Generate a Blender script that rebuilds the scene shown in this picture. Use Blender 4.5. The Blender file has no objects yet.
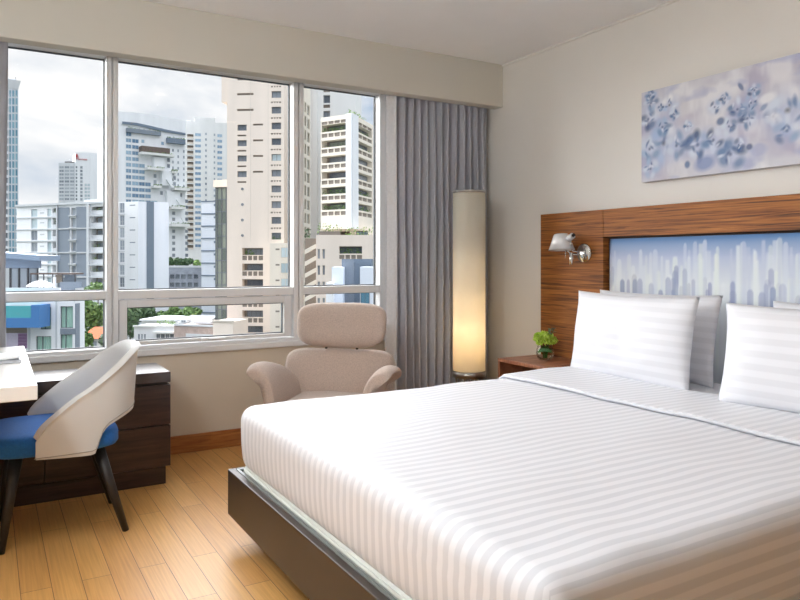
import bpy, bmesh, math, random
import numpy as np
from mathutils import Vector, Matrix, noise
random.seed(7)
rng = np.random.default_rng(11)
SC = bpy.context.scene
COL = SC.collection
PI = math.pi

# ------------------------------------------------------------------ camera numbers (metres, room axes)
F, YAW, HY, EYE = 700.0, math.radians(30.5), 260.0, 1.17
DV = Vector((math.sin(YAW), math.cos(YAW), 0)); RV = Vector((math.cos(YAW), -math.sin(YAW), 0))
def spot(px, dep):                       # plan point seen in column px at that distance
    p = DV*dep + RV*((px-400)/F*dep); return Vector((p.x, p.y, 0))
def ray(px, py): return DV + RV*((px-400)/F) + Vector((0, 0, -(py-HY)/F))
def on_x(px, py, x):
    v = ray(px, py); s = x/v.x; return Vector((x, v.y*s, v.z*s+EYE))
def zat(py, dep): return EYE-(py-HY)/F*dep

# ------------------------------------------------------------------ materials
def lin(c):
    return tuple(((v/255)/12.92 if v/255 <= .04045 else ((v/255+.055)/1.055)**2.4) for v in c)
def base_mat(name):
    m = bpy.data.materials.new(name); m.use_nodes = True
    nt = m.node_tree; return m, nt, nt.nodes['Principled BSDF']
def mat(name, c, rough=.5, metal=0, var=.06, vscale=6, bump=0, bscale=60, stretch=(1, 1, 1), spec=.5, sheen=0, coat=0):
    m, nt, b = base_mat(name); N = nt.nodes; L = nt.links
    c = lin(c)
    b.inputs['Roughness'].default_value = rough; b.inputs['Metallic'].default_value = metal
    b.inputs['Specular IOR Level'].default_value = spec
    b.inputs['Sheen Weight'].default_value = sheen; b.inputs['Coat Weight'].default_value = coat
    tc = N.new('ShaderNodeTexCoord'); mp = N.new('ShaderNodeMapping'); mp.inputs['Scale'].default_value = stretch
    L.new(tc.outputs['Object'], mp.inputs['Vector'])
    n = N.new('ShaderNodeTexNoise'); n.inputs['Scale'].default_value = vscale; n.inputs['Detail'].default_value = 4
    L.new(mp.outputs[0], n.inputs['Vector'])
    r = N.new('ShaderNodeValToRGB')
    r.color_ramp.elements[0].position = .3; r.color_ramp.elements[1].position = .7
    r.color_ramp.elements[0].color = tuple(min(1, v*(1-var)) for v in c)+(1,)
    r.color_ramp.elements[1].color = tuple(min(1, v*(1+var)) for v in c)+(1,)
    L.new(n.outputs['Fac'], r.inputs['Fac']); L.new(r.outputs[0], b.inputs['Base Color'])
    if bump:
        n2 = N.new('ShaderNodeTexNoise'); n2.inputs['Scale'].default_value = bscale; n2.inputs['Detail'].default_value = 3
        L.new(mp.outputs[0], n2.inputs['Vector'])
        bp = N.new('ShaderNodeBump'); bp.inputs['Strength'].default_value = bump; bp.inputs['Distance'].default_value = .01
        L.new(n2.outputs['Fac'], bp.inputs['Height']); L.new(bp.outputs[0], b.inputs['Normal'])
    return m
def wood_mat(name, dark, midc, light, scale=(3, 3, 40), rough=.4, nscale=1.6, dist=.6, bump=.08):
    m, nt, b = base_mat(name); N = nt.nodes; L = nt.links
    tc = N.new('ShaderNodeTexCoord'); mp = N.new('ShaderNodeMapping'); mp.inputs['Scale'].default_value = scale
    L.new(tc.outputs['Object'], mp.inputs['Vector'])
    n = N.new('ShaderNodeTexNoise'); n.inputs['Scale'].default_value = nscale; n.inputs['Detail'].default_value = 7
    n.inputs['Roughness'].default_value = .62; n.inputs['Distortion'].default_value = dist
    L.new(mp.outputs[0], n.inputs['Vector'])
    r = N.new('ShaderNodeValToRGB'); e = r.color_ramp.elements
    e[0].position = .3; e[0].color = lin(dark)+(1,); e[1].position = .68; e[1].color = lin(light)+(1,)
    k = e.new(.46); k.color = lin(midc)+(1,)
    L.new(n.outputs['Fac'], r.inputs['Fac']); L.new(r.outputs[0], b.inputs['Base Color'])
    b.inputs['Roughness'].default_value = rough
    bp = N.new('ShaderNodeBump'); bp.inputs['Strength'].default_value = bump; bp.inputs['Distance'].default_value = .004
    L.new(n.outputs['Fac'], bp.inputs['Height']); L.new(bp.outputs[0], b.inputs['Normal'])
    return m
def floor_mat():
    m, nt, b = base_mat('bamboo_boards'); N = nt.nodes; L = nt.links
    tc = N.new('ShaderNodeTexCoord'); sx = N.new('ShaderNodeSeparateXYZ'); cx = N.new('ShaderNodeCombineXYZ')
    L.new(tc.outputs['Object'], sx.inputs[0]); L.new(sx.outputs['Y'], cx.inputs['X']); L.new(sx.outputs['X'], cx.inputs['Y'])
    br = N.new('ShaderNodeTexBrick'); br.offset = .37; br.squash = 1
    br.inputs['Scale'].default_value = 1; br.inputs['Brick Width'].default_value = .93; br.inputs['Row Height'].default_value = .099
    br.inputs['Mortar Size'].default_value = .0011; br.inputs['Mortar Smooth'].default_value = .2; br.inputs['Bias'].default_value = 0
    br.inputs['Color1'].default_value = lin((222, 174, 106))+(1,); br.inputs['Color2'].default_value = lin((206, 154, 90))+(1,)
    br.inputs['Mortar'].default_value = lin((96, 62, 34))+(1,)
    L.new(cx.outputs[0], br.inputs['Vector'])
    mp = N.new('ShaderNodeMapping'); mp.inputs['Scale'].default_value = (90, 2.2, 1); L.new(tc.outputs['Object'], mp.inputs['Vector'])
    n = N.new('ShaderNodeTexNoise'); n.inputs['Scale'].default_value = 1.4; n.inputs['Detail'].default_value = 5; L.new(mp.outputs[0], n.inputs['Vector'])
    r = N.new('ShaderNodeValToRGB'); r.color_ramp.elements[0].position = .25; r.color_ramp.elements[1].position = .75
    r.color_ramp.elements[0].color = (.78, .72, .66, 1); r.color_ramp.elements[1].color = (1.08, 1.06, 1.04, 1)
    L.new(n.outputs['Fac'], r.inputs['Fac'])
    mx = N.new('ShaderNodeMix'); mx.data_type = 'RGBA'; mx.blend_type = 'MULTIPLY'; mx.inputs['Factor'].default_value = .9
    L.new(br.outputs['Color'], mx.inputs['A']); L.new(r.outputs[0], mx.inputs['B']); L.new(mx.outputs['Result'], b.inputs['Base Color'])
    b.inputs['Roughness'].default_value = .36; b.inputs['Specular IOR Level'].default_value = .4
    bp = N.new('ShaderNodeBump'); bp.inputs['Strength'].default_value = .25; bp.inputs['Distance'].default_value = .001; bp.invert = True
    L.new(br.outputs['Fac'], bp.inputs['Height']); L.new(bp.outputs[0], b.inputs['Normal'])
    return m
def stripe_mat(name, pitch, c1=(246, 246, 248), c2=(230, 231, 235)):          # sateen stripe cotton, stripes run along U
    m, nt, b = base_mat(name); N = nt.nodes; L = nt.links
    uv = N.new('ShaderNodeUVMap'); uv.uv_map = 'weave'; sx = N.new('ShaderNodeSeparateXYZ'); L.new(uv.outputs[0], sx.inputs[0])
    k = N.new('ShaderNodeMath'); k.operation = 'MULTIPLY'; k.inputs[1].default_value = 2*PI/pitch; L.new(sx.outputs['Y'], k.inputs[0])
    s = N.new('ShaderNodeMath'); s.operation = 'SINE'; L.new(k.outputs[0], s.inputs[0])
    r = N.new('ShaderNodeMapRange'); r.inputs['From Min'].default_value = -.25; r.inputs['From Max'].default_value = .25; L.new(s.outputs[0], r.inputs['Value'])
    mx = N.new('ShaderNodeMix'); mx.data_type = 'RGBA'; mx.inputs['A'].default_value = lin(c1)+(1,); mx.inputs['B'].default_value = lin(c2)+(1,)
    L.new(r.outputs[0], mx.inputs['Factor']); L.new(mx.outputs['Result'], b.inputs['Base Color'])
    mr = N.new('ShaderNodeMapRange'); mr.inputs['To Min'].default_value = .62; mr.inputs['To Max'].default_value = .42; L.new(r.outputs[0], mr.inputs['Value'])
    L.new(mr.outputs[0], b.inputs['Roughness']); b.inputs['Sheen Weight'].default_value = .15
    b.inputs['Specular IOR Level'].default_value = .3
    return m
def attr_mat(name, rough=.7):
    m, nt, b = base_mat(name); a = nt.nodes.new('ShaderNodeVertexColor'); a.layer_name = 'paint'
    nt.links.new(a.outputs['Color'], b.inputs['Base Color']); b.inputs['Roughness'].default_value = rough
    n = nt.nodes.new('ShaderNodeTexNoise'); n.inputs['Scale'].default_value = 350
    bp = nt.nodes.new('ShaderNodeBump'); bp.inputs['Strength'].default_value = .12; bp.inputs['Distance'].default_value = .002
    nt.links.new(n.outputs['Fac'], bp.inputs['Height']); nt.links.new(bp.outputs[0], b.inputs['Normal'])
    return m
def pane_mat(name, tint=(1, 1, 1), ior=1.22, amount=1):
    m = bpy.data.materials.new(name); m.use_nodes = True; nt = m.node_tree; N = nt.nodes; N.clear()
    o = N.new('ShaderNodeOutputMaterial'); t = N.new('ShaderNodeBsdfTransparent'); t.inputs[0].default_value = tint+(1,)
    g = N.new('ShaderNodeBsdfGlossy'); g.inputs['Roughness'].default_value = .01; fr = N.new('ShaderNodeFresnel'); fr.inputs[0].default_value = ior
    mx = N.new('ShaderNodeMixShader'); ml = N.new('ShaderNodeMath'); ml.operation = 'MULTIPLY'; ml.inputs[1].default_value = amount; nt.links.new(fr.outputs[0], ml.inputs[0]); nt.links.new(ml.outputs[0], mx.inputs[0]); nt.links.new(t.outputs[0], mx.inputs[1]); nt.links.new(g.outputs[0], mx.inputs[2])
    nt.links.new(mx.outputs[0], o.inputs[0]); return m
def shade_mat(name, c):
    m = bpy.data.materials.new(name); m.use_nodes = True; nt = m.node_tree; N = nt.nodes; N.clear()
    o = N.new('ShaderNodeOutputMaterial'); d = N.new('ShaderNodeBsdfDiffuse'); t = N.new('ShaderNodeBsdfTranslucent')
    n = N.new('ShaderNodeTexNoise'); n.inputs['Scale'].default_value = 40
    r = N.new('ShaderNodeValToRGB'); r.color_ramp.elements[0].color = tuple(v*.96 for v in lin(c))+(1,); r.color_ramp.elements[1].color = lin(c)+(1,)
    nt.links.new(n.outputs['Fac'], r.inputs['Fac']); nt.links.new(r.outputs[0], d.inputs[0]); nt.links.new(r.outputs[0], t.inputs[0])
    mx = N.new('ShaderNodeMixShader'); mx.inputs[0].default_value = .45
    nt.links.new(d.outputs[0], mx.inputs[1]); nt.links.new(t.outputs[0], mx.inputs[2]); nt.links.new(mx.outputs[0], o.inputs[0]); return m
def clear_glass(name, c=(255, 255, 255), ior=1.45):
    m, nt, b = base_mat(name); b.inputs['Base Color'].default_value = lin(c)+(1,); b.inputs['Transmission Weight'].default_value = 1
    b.inputs['Roughness'].default_value = .02; b.inputs['IOR'].default_value = ior; return m
def emit_mat(name, c, s):
    m, nt, b = base_mat(name); b.inputs['Base Color'].default_value = lin(c)+(1,)
    b.inputs['Emission Color'].default_value = lin(c)+(1,); b.inputs['Emission Strength'].default_value = s; return m
def leaf_mat(name, c1, c2):
    m, nt, b = base_mat(name); N = nt.nodes; L = nt.links
    g = N.new('ShaderNodeNewGeometry'); r = N.new('ShaderNodeValToRGB')
    r.color_ramp.elements[0].color = lin(c1)+(1,); r.color_ramp.elements[1].color = lin(c2)+(1,)
    L.new(g.outputs['Random Per Island'], r.inputs['Fac']); L.new(r.outputs[0], b.inputs['Base Color'])
    b.inputs['Roughness'].default_value = .6; return m

M = dict(
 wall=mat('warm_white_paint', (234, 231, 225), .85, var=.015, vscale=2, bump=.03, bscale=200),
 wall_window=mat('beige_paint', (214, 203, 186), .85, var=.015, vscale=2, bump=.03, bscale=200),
 ceiling=mat('ceiling_white', (243, 243, 242), .9, var=.01),
 backwall=wood_mat('back_panelling', (70, 48, 36), (96, 68, 50), (120, 90, 68), (6, 6, 1), .5),
 soffit=mat('soffit_paint', (206, 202, 191), .85, var=.015, vscale=2),
 floor=floor_mat(),
 skirting=wood_mat('skirting_wood', (120, 70, 32), (156, 96, 48), (182, 120, 66), (2, 2, 30), .4),
 frame=mat('window_frame_paint', (226, 226, 226), .35, var=.02),
 gasket=mat('black_gasket', (84, 88, 92), .6),
 pane=pane_mat('clear_pane'),
 headwood=wood_mat('headboard_veneer', (46, 23, 9), (138, 82, 34), (188, 120, 54), (3, 1.0, 40), .62, 1.6, 1.3, .12),
 walnut=wood_mat('nightstand_walnut', (116, 68, 44), (158, 100, 70), (186, 128, 94), (4, 22, 4), .35, 1.4, .6),
 darkin=mat('nightstand_inside', (60, 36, 28), .6),
 wenge=wood_mat('dark_wenge', (34, 22, 20), (54, 36, 32), (72, 50, 44), (2, 8, 26), .32, 1.5, .5),
 wenge_top=wood_mat('dark_wenge_top', (40, 30, 28), (58, 45, 42), (74, 60, 56), (2, 30, 4), .22, 1.5, .4),
 bedframe=mat('bed_frame_dark', (58, 49, 44), .38, var=.08, vscale=3),
 piping=mat('grey_edge_trim', (120, 126, 124), .4),
 ticking=mat('pale_green_ticking', (218, 222, 216), .8, bump=.2, bscale=150),
 duvet=stripe_mat('sateen_duvet', .044, (232, 233, 238), (214, 216, 222)),
 pillow=stripe_mat('sateen_pillow', .052, (234, 235, 240), (226, 227, 232)),
 sheet=mat('white_sheet', (240, 240, 242), .7, var=.01),
 curtain=mat('grey_curtain', (188, 190, 198), .9, var=.06, vscale=90, bump=.25, bscale=250, stretch=(1, 1, .3), sheen=.2, spec=.2),
 lining=mat('pale_curtain_edge', (228, 229, 232), .9, var=.04, vscale=60),
 shade=shade_mat('lamp_shade_fabric', (244, 238, 224)),
 steel=mat('brushed_steel', (176, 172, 166), .32, 1, var=.05, vscale=30, stretch=(1, 1, 8)),
 chrome=mat('chrome', (225, 228, 228), .08, 1, var=.01),
 alu=mat('satin_aluminium', (222, 222, 222), .5, .3, var=.02),
 black=mat('black_plastic', (28, 28, 30), .4),
 boucle=mat('beige_wool', (194, 175, 162), .95, var=.13, vscale=160, bump=.35, bscale=260, sheen=.3, spec=.2),
 rod=mat('dark_bronze_rod', (86, 78, 70), .35, .8),
 blue=mat('blue_seat_fabric', (42, 104, 180), .9, var=.1, vscale=120, bump=.2, bscale=300, sheen=.1, spec=.2),
 shell=mat('pale_grey_leather', (212, 211, 208), .5, var=.02, bump=.05, bscale=220),
 seam=mat('grey_stitching', (160, 156, 150), .7),
 blackleg=mat('black_stained_leg', (36, 33, 32), .42, var=.1, vscale=20, stretch=(6, 6, 1)),
 desk=mat('white_lacquer', (236, 232, 226), .22, var=.01, coat=.3),
 paper=mat('white_paper', (236, 238, 240), .7, var=.02),
 paper2=mat('grey_paper', (198, 202, 208), .6, var=.03),
 canvas_edge=mat('canvas_edge', (196, 194, 200), .8),
 art=attr_mat('painted_canvas', .75), headart=attr_mat('printed_panel', .55),
 vase=pane_mat('vase_glass', (.97, .985, .98), 1.3, .3), water=pane_mat('vase_water', (.96, .985, .975), 1.1, .2),
 stem=mat('green_stem', (66, 112, 40), .6, var=.15), wrap=mat('dark_leaf', (60, 112, 56), .45, var=.2, vscale=30),
 lime=leaf_mat('lime_petals', (166, 208, 52), (222, 240, 120)), greyleaf=mat('grey_green_leaf', (112, 132, 112), .6, var=.15),
)

# ------------------------------------------------------------------ geometry helpers
class G:
    def __init__(s): s.b = bmesh.new()
    def quad(s, pts, mi=0):
        f = s.b.faces.new([s.b.verts.new(p) for p in pts]); f.material_index = mi; return f
    def box(s, x0, y0, z0, x1, y1, z1, mi=0):
        v = [s.b.verts.new((x, y, z)) for z in (z0, z1) for (x, y) in ((x0, y0), (x1, y0), (x1, y1), (x0, y1))]
        for q in ((3, 2, 1, 0), (4, 5, 6, 7), (0, 1, 5, 4), (1, 2, 6, 5), (2, 3, 7, 6), (3, 0, 4, 7)):
            f = s.b.faces.new([v[i] for i in q]); f.material_index = mi
        return s
    def prism(s, poly, z0, z1, mi=0):        # vertical prism over a plan polygon
        n = len(poly); lo = [s.b.verts.new((p[0], p[1], z0)) for p in poly]; hi = [s.b.verts.new((p[0], p[1], z1)) for p in poly]
        for fs in (lo[::-1], hi): s.b.faces.new(fs).material_index = mi
        for i in range(n): s.b.faces.new((lo[i], lo[(i+1) % n], hi[(i+1) % n], hi[i])).material_index = mi
        return s
    def tube(s, pts, rad, n=12, mi=0, cap=True):
        pts = [Vector(p) for p in pts]; rings = []
        if not isinstance(rad, (list, tuple)): rad = [rad]*len(pts)
        for i, p in enumerate(pts):
            t = (pts[min(i+1, len(pts)-1)]-pts[max(i-1, 0)]).normalized()
            a = Vector((0, 0, 1)) if abs(t.z) < .9 else Vector((1, 0, 0))
            e1 = t.cross(a).normalized(); e2 = t.cross(e1).normalized()
            rings.append([s.b.verts.new(p+rad[i]*(math.cos(2*PI*k/n)*e1+math.sin(2*PI*k/n)*e2)) for k in range(n)])
        for r0, r1 in zip(rings, rings[1:]):
            for k in range(n):
                f = s.b.faces.new((r0[k], r0[(k+1) % n], r1[(k+1) % n], r1[k])); f.material_index = mi; f.smooth = True
        if cap:
            s.b.faces.new(rings[0][::-1]).material_index = mi; s.b.faces.new(rings[-1]).material_index = mi
        return s
    def lathe(s, prof, n=32, c=(0, 0, 0), mi=0, axis=None):
        c = Vector(c); rings = []
        R = Matrix.Identity(3) if axis is None else Vector((0, 0, 1)).rotation_difference(Vector(axis)).to_matrix()
        for r, z in prof:
            if r < 1e-6: rings.append([s.b.verts.new(c+R @ Vector((0, 0, z)))])
            else: rings.append([s.b.verts.new(c+R @ Vector((r*math.cos(2*PI*k/n), r*math.sin(2*PI*k/n), z))) for k in range(n)])
        for a, b in zip(rings, rings[1:]):
            for k in range(n):
                q = []
                for v in (a[k % len(a)], a[(k+1) % len(a)], b[(k+1) % len(b)], b[k % len(b)]):
                    if v not in q: q.append(v)
                if len(q) > 2:
                    f = s.b.faces.new(q); f.smooth = True; f.material_index = mi
        return s
    def grid(s, fn, nu, nv, mi=0, uv=None, wrap_u=False):
        V = [[s.b.verts.new(fn(i/nu, j/nv)) for j in range(nv+1)] for i in range(nu+(0 if wrap_u else 1))]
        lay = s.b.loops.layers.uv.get('weave') or s.b.loops.layers.uv.new('weave') if uv else None
        for i in range(nu):
            for j in range(nv):
                i2 = (i+1) % len(V)
                f = s.b.faces.new((V[i][j], V[i2][j], V[i2][j+1], V[i][j+1])); f.smooth = True; f.material_index = mi
                if uv:
                    for l, (a, b) in zip(f.loops, ((i, j), (i+1, j), (i+1, j+1), (i, j+1))): l[lay].uv = uv(a/nu, b/nv)
        return s
    def sphere(s, c, r, mi=0, u=12, v=8, sc=(1, 1, 1)):
        c = Vector(c); prof = [(math.sin(PI*k/v), -math.cos(PI*k/v)) for k in range(v+1)]; rings = []
        for rr, z in prof:
            if rr < 1e-6: rings.append([s.b.verts.new(c+Vector((0, 0, z*r*sc[2])))])
            else: rings.append([s.b.verts.new(c+Vector((rr*r*sc[0]*math.cos(2*PI*k/u), rr*r*sc[1]*math.sin(2*PI*k/u), z*r*sc[2]))) for k in range(u)])
        for a, b in zip(rings, rings[1:]):
            for k in range(u):
                q = []
                for w in (a[k % len(a)], a[(k+1) % len(a)], b[(k+1) % len(b)], b[k % len(b)]):
                    if w not in q: q.append(w)
                f = s.b.faces.new(q); f.smooth = True; f.material_index = mi
        return s
    def rbox(s, x0, y0, z0, x1, y1, z1, r, n=(20, 20, 8), fn=None, uv=None, skip=(), mi=0):
        """soft box: cube faces sampled as grids and rounded with radius r; fn moves points, uv(p_flat, face) gives weave coordinates"""
        lo = Vector((x0, y0, z0)); hi = Vector((x1, y1, z1)); ilo = lo+Vector((r, r, r)); ihi = hi-Vector((r, r, r))
        def ticks(a, b, k):
            e = [a+r*(1-math.cos(PI/2*t/5)) for t in range(6)]
            m = [a+r+(b-a-2*r)*t/k for t in range(1, k)]
            return e+m+[a+b-t for t in e[::-1]]
        T = [ticks(lo[i], hi[i], n[i]) for i in range(3)]
        if uv: lay = s.b.loops.layers.uv.get('weave') or s.b.loops.layers.uv.new('weave')
        cache = {}
        def vert(p):
            k = tuple(round(v, 5) for v in p)
            if k not in cache:
                q = Vector([min(max(p[i], ilo[i]), ihi[i]) for i in range(3)]); dlt = p-q
                w = q+dlt.normalized()*r if dlt.length > 1e-9 else p
                if fn: w = fn(w)
                cache[k] = s.b.verts.new(w)
            return cache[k]
        for ax in range(3):
            for side in (0, 1):
                nm = ('-' if side == 0 else '+')+'xyz'[ax]
                if nm in skip: continue
                a, b = [(1, 2), (2, 0), (0, 1)][ax]; cst = (lo, hi)[side][ax]
                for i in range(len(T[a])-1):
                    for j in range(len(T[b])-1):
                        ps = []
                        for (p_, q_) in ((i, j), (i+1, j), (i+1, j+1), (i, j+1)):
                            v = [0, 0, 0]; v[ax] = cst; v[a] = T[a][p_]; v[b] = T[b][q_]; ps.append(Vector(v))
                        if side == 0: ps = ps[::-1]
                        f = s.b.faces.new([vert(p) for p in ps]); f.smooth = True; f.material_index = mi
                        if uv:
                            for l, p in zip(f.loops, ps): l[lay].uv = uv(p, nm)
        return s
    def leaves(s, c, rad, n, size, mi=0, seed=0, squash=.8):
        R = random.Random(seed); c = Vector(c)
        blobs = [(c+Vector((R.uniform(-1, 1)*rad[0]*.55, R.uniform(-1, 1)*rad[1]*.55, R.uniform(-.6, .75)*rad[2]*.7)), R.uniform(.4, .62)) for _ in range(9)]
        for _ in range(n):
            bc, br = R.choice(blobs)
            d = Vector((R.gauss(0, 1), R.gauss(0, 1), R.gauss(0, 1))).normalized()
            p = bc+Vector((d.x*rad[0]*br, d.y*rad[1]*br, d.z*rad[2]*br))*R.uniform(.75, 1.05)
            e1 = Vector((R.gauss(0, 1), R.gauss(0, 1), R.gauss(0, 1))).cross(d).normalized(); e2 = (d*.5+Vector((R.gauss(0, .5), R.gauss(0, .5), R.gauss(0, .5)))).cross(e1).normalized()
            z = size*R.uniform(.6, 1.4)
            s.quad([p-e1*z-e2*z*.5, p+e1*z*.3-e2*z*.7, p+e1*z+e2*z*.4, p-e1*z*.4+e2*z*.8], mi)
        return s

def obj(name, g, mats, parent=None, bevel=0, subsurf=0, solid=0, smooth=False, local=False, seg=2, base=None, recalc=True):
    b = g.b
    if recalc: bmesh.ops.recalc_face_normals(b, faces=b.faces[:])
    me = bpy.data.meshes.new(name); b.to_mesh(me); b.free()
    for m in (mats if isinstance(mats, (list, tuple)) else [mats]): me.materials.append(m)
    if smooth:
        for p in me.polygons: p.use_smooth = True
    o = bpy.data.objects.new(name, me); COL.objects.link(o)
    if parent:
        o.parent = parent
        if not local:
            r = parent
            while r.parent: r = r.parent
            me.transform(r.matrix_basis.inverted())
    elif base is not None:
        me.transform(Matrix.Translation(-Vector(base))); o.location = base
    if solid:
        k = o.modifiers.new('thick', 'SOLIDIFY'); k.thickness = solid; k.offset = 0
    if bevel:
        k = o.modifiers.new('bevel', 'BEVEL'); k.width = bevel; k.segments = seg; k.limit_method = 'ANGLE'; k.angle_limit = math.radians(40)
        k.harden_normals = False
    if subsurf:
        k = o.modifiers.new('sub', 'SUBSURF'); k.levels = subsurf; k.render_levels = subsurf
    return o
def thing(name, label, cat, loc=(0, 0, 0), rz=0, group=None):
    o = bpy.data.objects.new(name, None); COL.objects.link(o); o.empty_display_size = .1
    o.matrix_basis = Matrix.Translation(Vector(loc)) @ Matrix.Rotation(rz, 4, 'Z')
    o['label'] = label; o['category'] = cat
    if group: o['group'] = group
    return o
def tag(o, label, cat, group=None):
    o['label'] = label; o['category'] = cat
    if group: o['group'] = group
    return o
def struct(o, label=None, cat=None):
    o['kind'] = 'structure'
    if label: o['label'] = label; o['category'] = cat
    return o
def dup_tree(root, loc, rz, label, group=None):
    c = root.copy(); COL.objects.link(c); c.matrix_basis = Matrix.Translation(Vector(loc)) @ Matrix.Rotation(rz, 4, 'Z'); c['label'] = label
    if group: c['group'] = group
    for ch in list(root.children):
        k = ch.copy(); COL.objects.link(k); k.parent = c
        for g2 in list(ch.children):
            k2 = g2.copy(); COL.objects.link(k2); k2.parent = k
    return c
def B(*a): return G().box(*a)
SKY_LOW, SKY_HIGH, SUN, SUN_ANGLE, SUN_FROM = .73, 2.1, 10.5, 95, (-.3, .85, .40)
LAMP, FILL_SPOT_E, FILL_SPOTS, EXPO = 1.6, 4, [(.2, 1.8), (1.3, 2.5), (2.2, 1.6)], .52
FILL_PEND, FILL_PEND_E = (-.45, 1.5, 1.95), 43
# ================================================================== ROOM SHELL
W, D, XL, YB, CEIL, BULK = 3.3, 4.33, -.85, -3.0, 2.62, 2.305
WX0, WX1, WZ0, WZ1 = -.62, 2.445, .605, 2.41
struct(obj('floor', B(XL, YB, -.1, W, D, 0), M['floor']), 'honey coloured bamboo board floor with fine dark joints', 'floor')
struct(obj('ceiling', B(XL-.1, YB-.1, CEIL, W+.1, D+.13, CEIL+.1), M['ceiling']), 'plain white ceiling above the bed and window', 'ceiling')
g = G(); OW = D+.13
g.box(XL-.1, D, -.1, W+.1, OW, WZ0); g.box(XL-.1, D, WZ1, W+.1, OW, CEIL); g.box(XL-.1, D, WZ0, WX0, OW, WZ1); g.box(WX1, D, WZ0, W+.1, OW, WZ1)
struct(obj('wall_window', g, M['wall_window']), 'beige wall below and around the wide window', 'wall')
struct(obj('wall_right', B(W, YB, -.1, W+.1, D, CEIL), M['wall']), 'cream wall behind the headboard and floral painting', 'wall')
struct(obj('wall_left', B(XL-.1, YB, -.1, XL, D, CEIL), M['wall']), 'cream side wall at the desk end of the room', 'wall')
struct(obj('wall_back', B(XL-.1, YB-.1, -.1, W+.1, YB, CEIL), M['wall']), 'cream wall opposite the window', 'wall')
struct(obj('trim_1', B(XL, 4.095, BULK, W, 4.19, CEIL), M['soffit'], bevel=.004), 'beige boxed pelmet running above the window and curtains', 'pelmet')
struct(obj('trim_2', B(W-.012, YB, CEIL-.014, W, 4.095, CEIL), M['wall']), 'thin shadow line trim where the cream wall meets the ceiling', 'trim')
struct(obj('baseboard_window', B(XL, D-.016, 0, W, D, .108), M['skirting'], bevel=.003), 'orange brown wooden baseboard under the window', 'baseboard')
struct(obj('baseboard_right', B(W-.016, YB, 0, W, D-.016, .108), M['skirting'], bevel=.003), 'orange brown wooden baseboard along the headboard wall', 'baseboard')

# ---- the window: three bays, a transom, an opening sash in the middle
win = thing('window_1', 'wide white framed window in three bays with a view of tower blocks', 'window', (WX0, D, WZ0)); win['kind'] = 'structure'
FY0, FY1, GY = D-.004, D+.09, D+.075
M1, M2, JR = (.588, .652), (1.735, 1.806), 2.385
TZ = (.942, .992)
g = G(); g.box(WX0, FY0, 2.342, WX1, FY1, WZ1); g.box(WX0, FY0, WZ0, WX0+.05, FY1, 2.342); g.box(JR, FY0, WZ0, WX1, FY1, 2.342); g.box(WX0+.05, FY0, WZ0, JR, FY1, .660)
obj('frame', g, M['frame'], win, bevel=.004)
obj('stepped_sill', B(WX0, D-.022, WZ0-.002, WX1, D+.02, .640), M['frame'], win, bevel=.005)
for a, b in (M1, M2):
    g = G(); m_ = (a+b)/2; g.box(a, FY0-.004, .660, m_-.004, FY1, 2.342); g.box(m_+.004, FY0-.004, .660, b, FY1, 2.342); g.box(m_-.004, FY0+.01, .660, m_+.004, FY1, 2.342)
    obj('mullion', g, M['frame'], win, bevel=.003)
bays = [(WX0+.05, M1[0]), (M1[1], M2[0]), (M2[1], JR)]
for a, b in bays: obj('transom', B(a, FY0+.002, TZ[0], b, FY1, TZ[1]), M['frame'], win, bevel=.004)
def glazed(a, b, z0, z1, y):
    p = obj('pane', B(a+.004, y, z0+.004, b-.004, y+.006, z1-.004), M['pane'], win)
    g = G(); w = .006
    for q in ((a, z0, a+w, z1), (b-w, z0, b, z1), (a+w, z0, b-w, z0+w), (a+w, z1-w, b-w, z1)): g.box(q[0], y-.006, q[1], q[2], y+.012, q[3])
    obj('gasket', g, M['gasket'], p)
for a, b in bays: glazed(a, b, TZ[1], 2.342, GY)
glazed(*bays[0], .660, TZ[0], GY); glazed(*bays[2], .660, TZ[0], GY)
a, b = bays[1]; sw = .052; z0, z1 = .660, TZ[0]
g = G(); sy0, sy1 = D+.014, D+.07
for q in ((a+.006, z0+.006, a+sw, z1-.006), (b-sw-.006, z0+.006, b-.006, z1-.006), (a+sw, z0+.006, b-sw-.006, z0+.03), (a+sw, z1-sw, b-sw-.006, z1-.006)): g.box(q[0], sy0, q[1], q[2], sy1, q[3])
obj('opening_sash', g, M['frame'], win, bevel=.004)
glazed(a+sw, b-sw-.006, z0+.03, z1-sw, D+.05)
hx = 1.205
g = G(); g.box(hx-.07, D-.006, z0+.008, hx+.07, D+.016, z0+.03); g.box(hx-.03, D-.02, z0+.016, hx+.075, D-.004, z0+.026)
obj('sash_handle', g, M['frame'], win, bevel=.003)

# ================================================================== CURTAINS
def curtain(name, label, x0, x1, yc, folds, seed, lead=None):
    R = random.Random(seed); L = x1-x0
    t = thing(name, label, 'curtain', ((x0+x1)/2, yc, .02))
    ph = [R.uniform(-.5, .5) for _ in range(40)]; am = [R.uniform(.65, 1.25) for _ in range(40)]
    def fn(u, v):
        s = u*folds; k = int(s); fr = s-k
        a = am[k]*(1-fr)+am[k+1]*fr; p = ph[k]*(1-fr)+ph[k+1]*fr
        w = math.sin(2*PI*s+p*1.3); w = math.copysign(abs(w)**.6, w)
        amp = .058*(1-.15*v)
        z = .02+v*2.555
        x = x0+L*u+.012*math.sin(2*PI*s*2+p*3)+.006*math.sin(v*7+k)
        return Vector((x, yc+a*amp*w, z))
    obj('curtain_cloth', G().grid(fn, int(folds*14), 26), M['curtain'], t, solid=.004, recalc=False)
    g = G().tube([(x0-.01, yc, 2.59), (x1+.01, yc, 2.59)], .007, 8); obj('curtain_track', g, M['steel'], t)
    return t
rc = curtain('curtain', 'long grey pleated curtain hanging at the right end of the window', 2.47, 3.25, 4.255, 12.5, 3)
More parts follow.
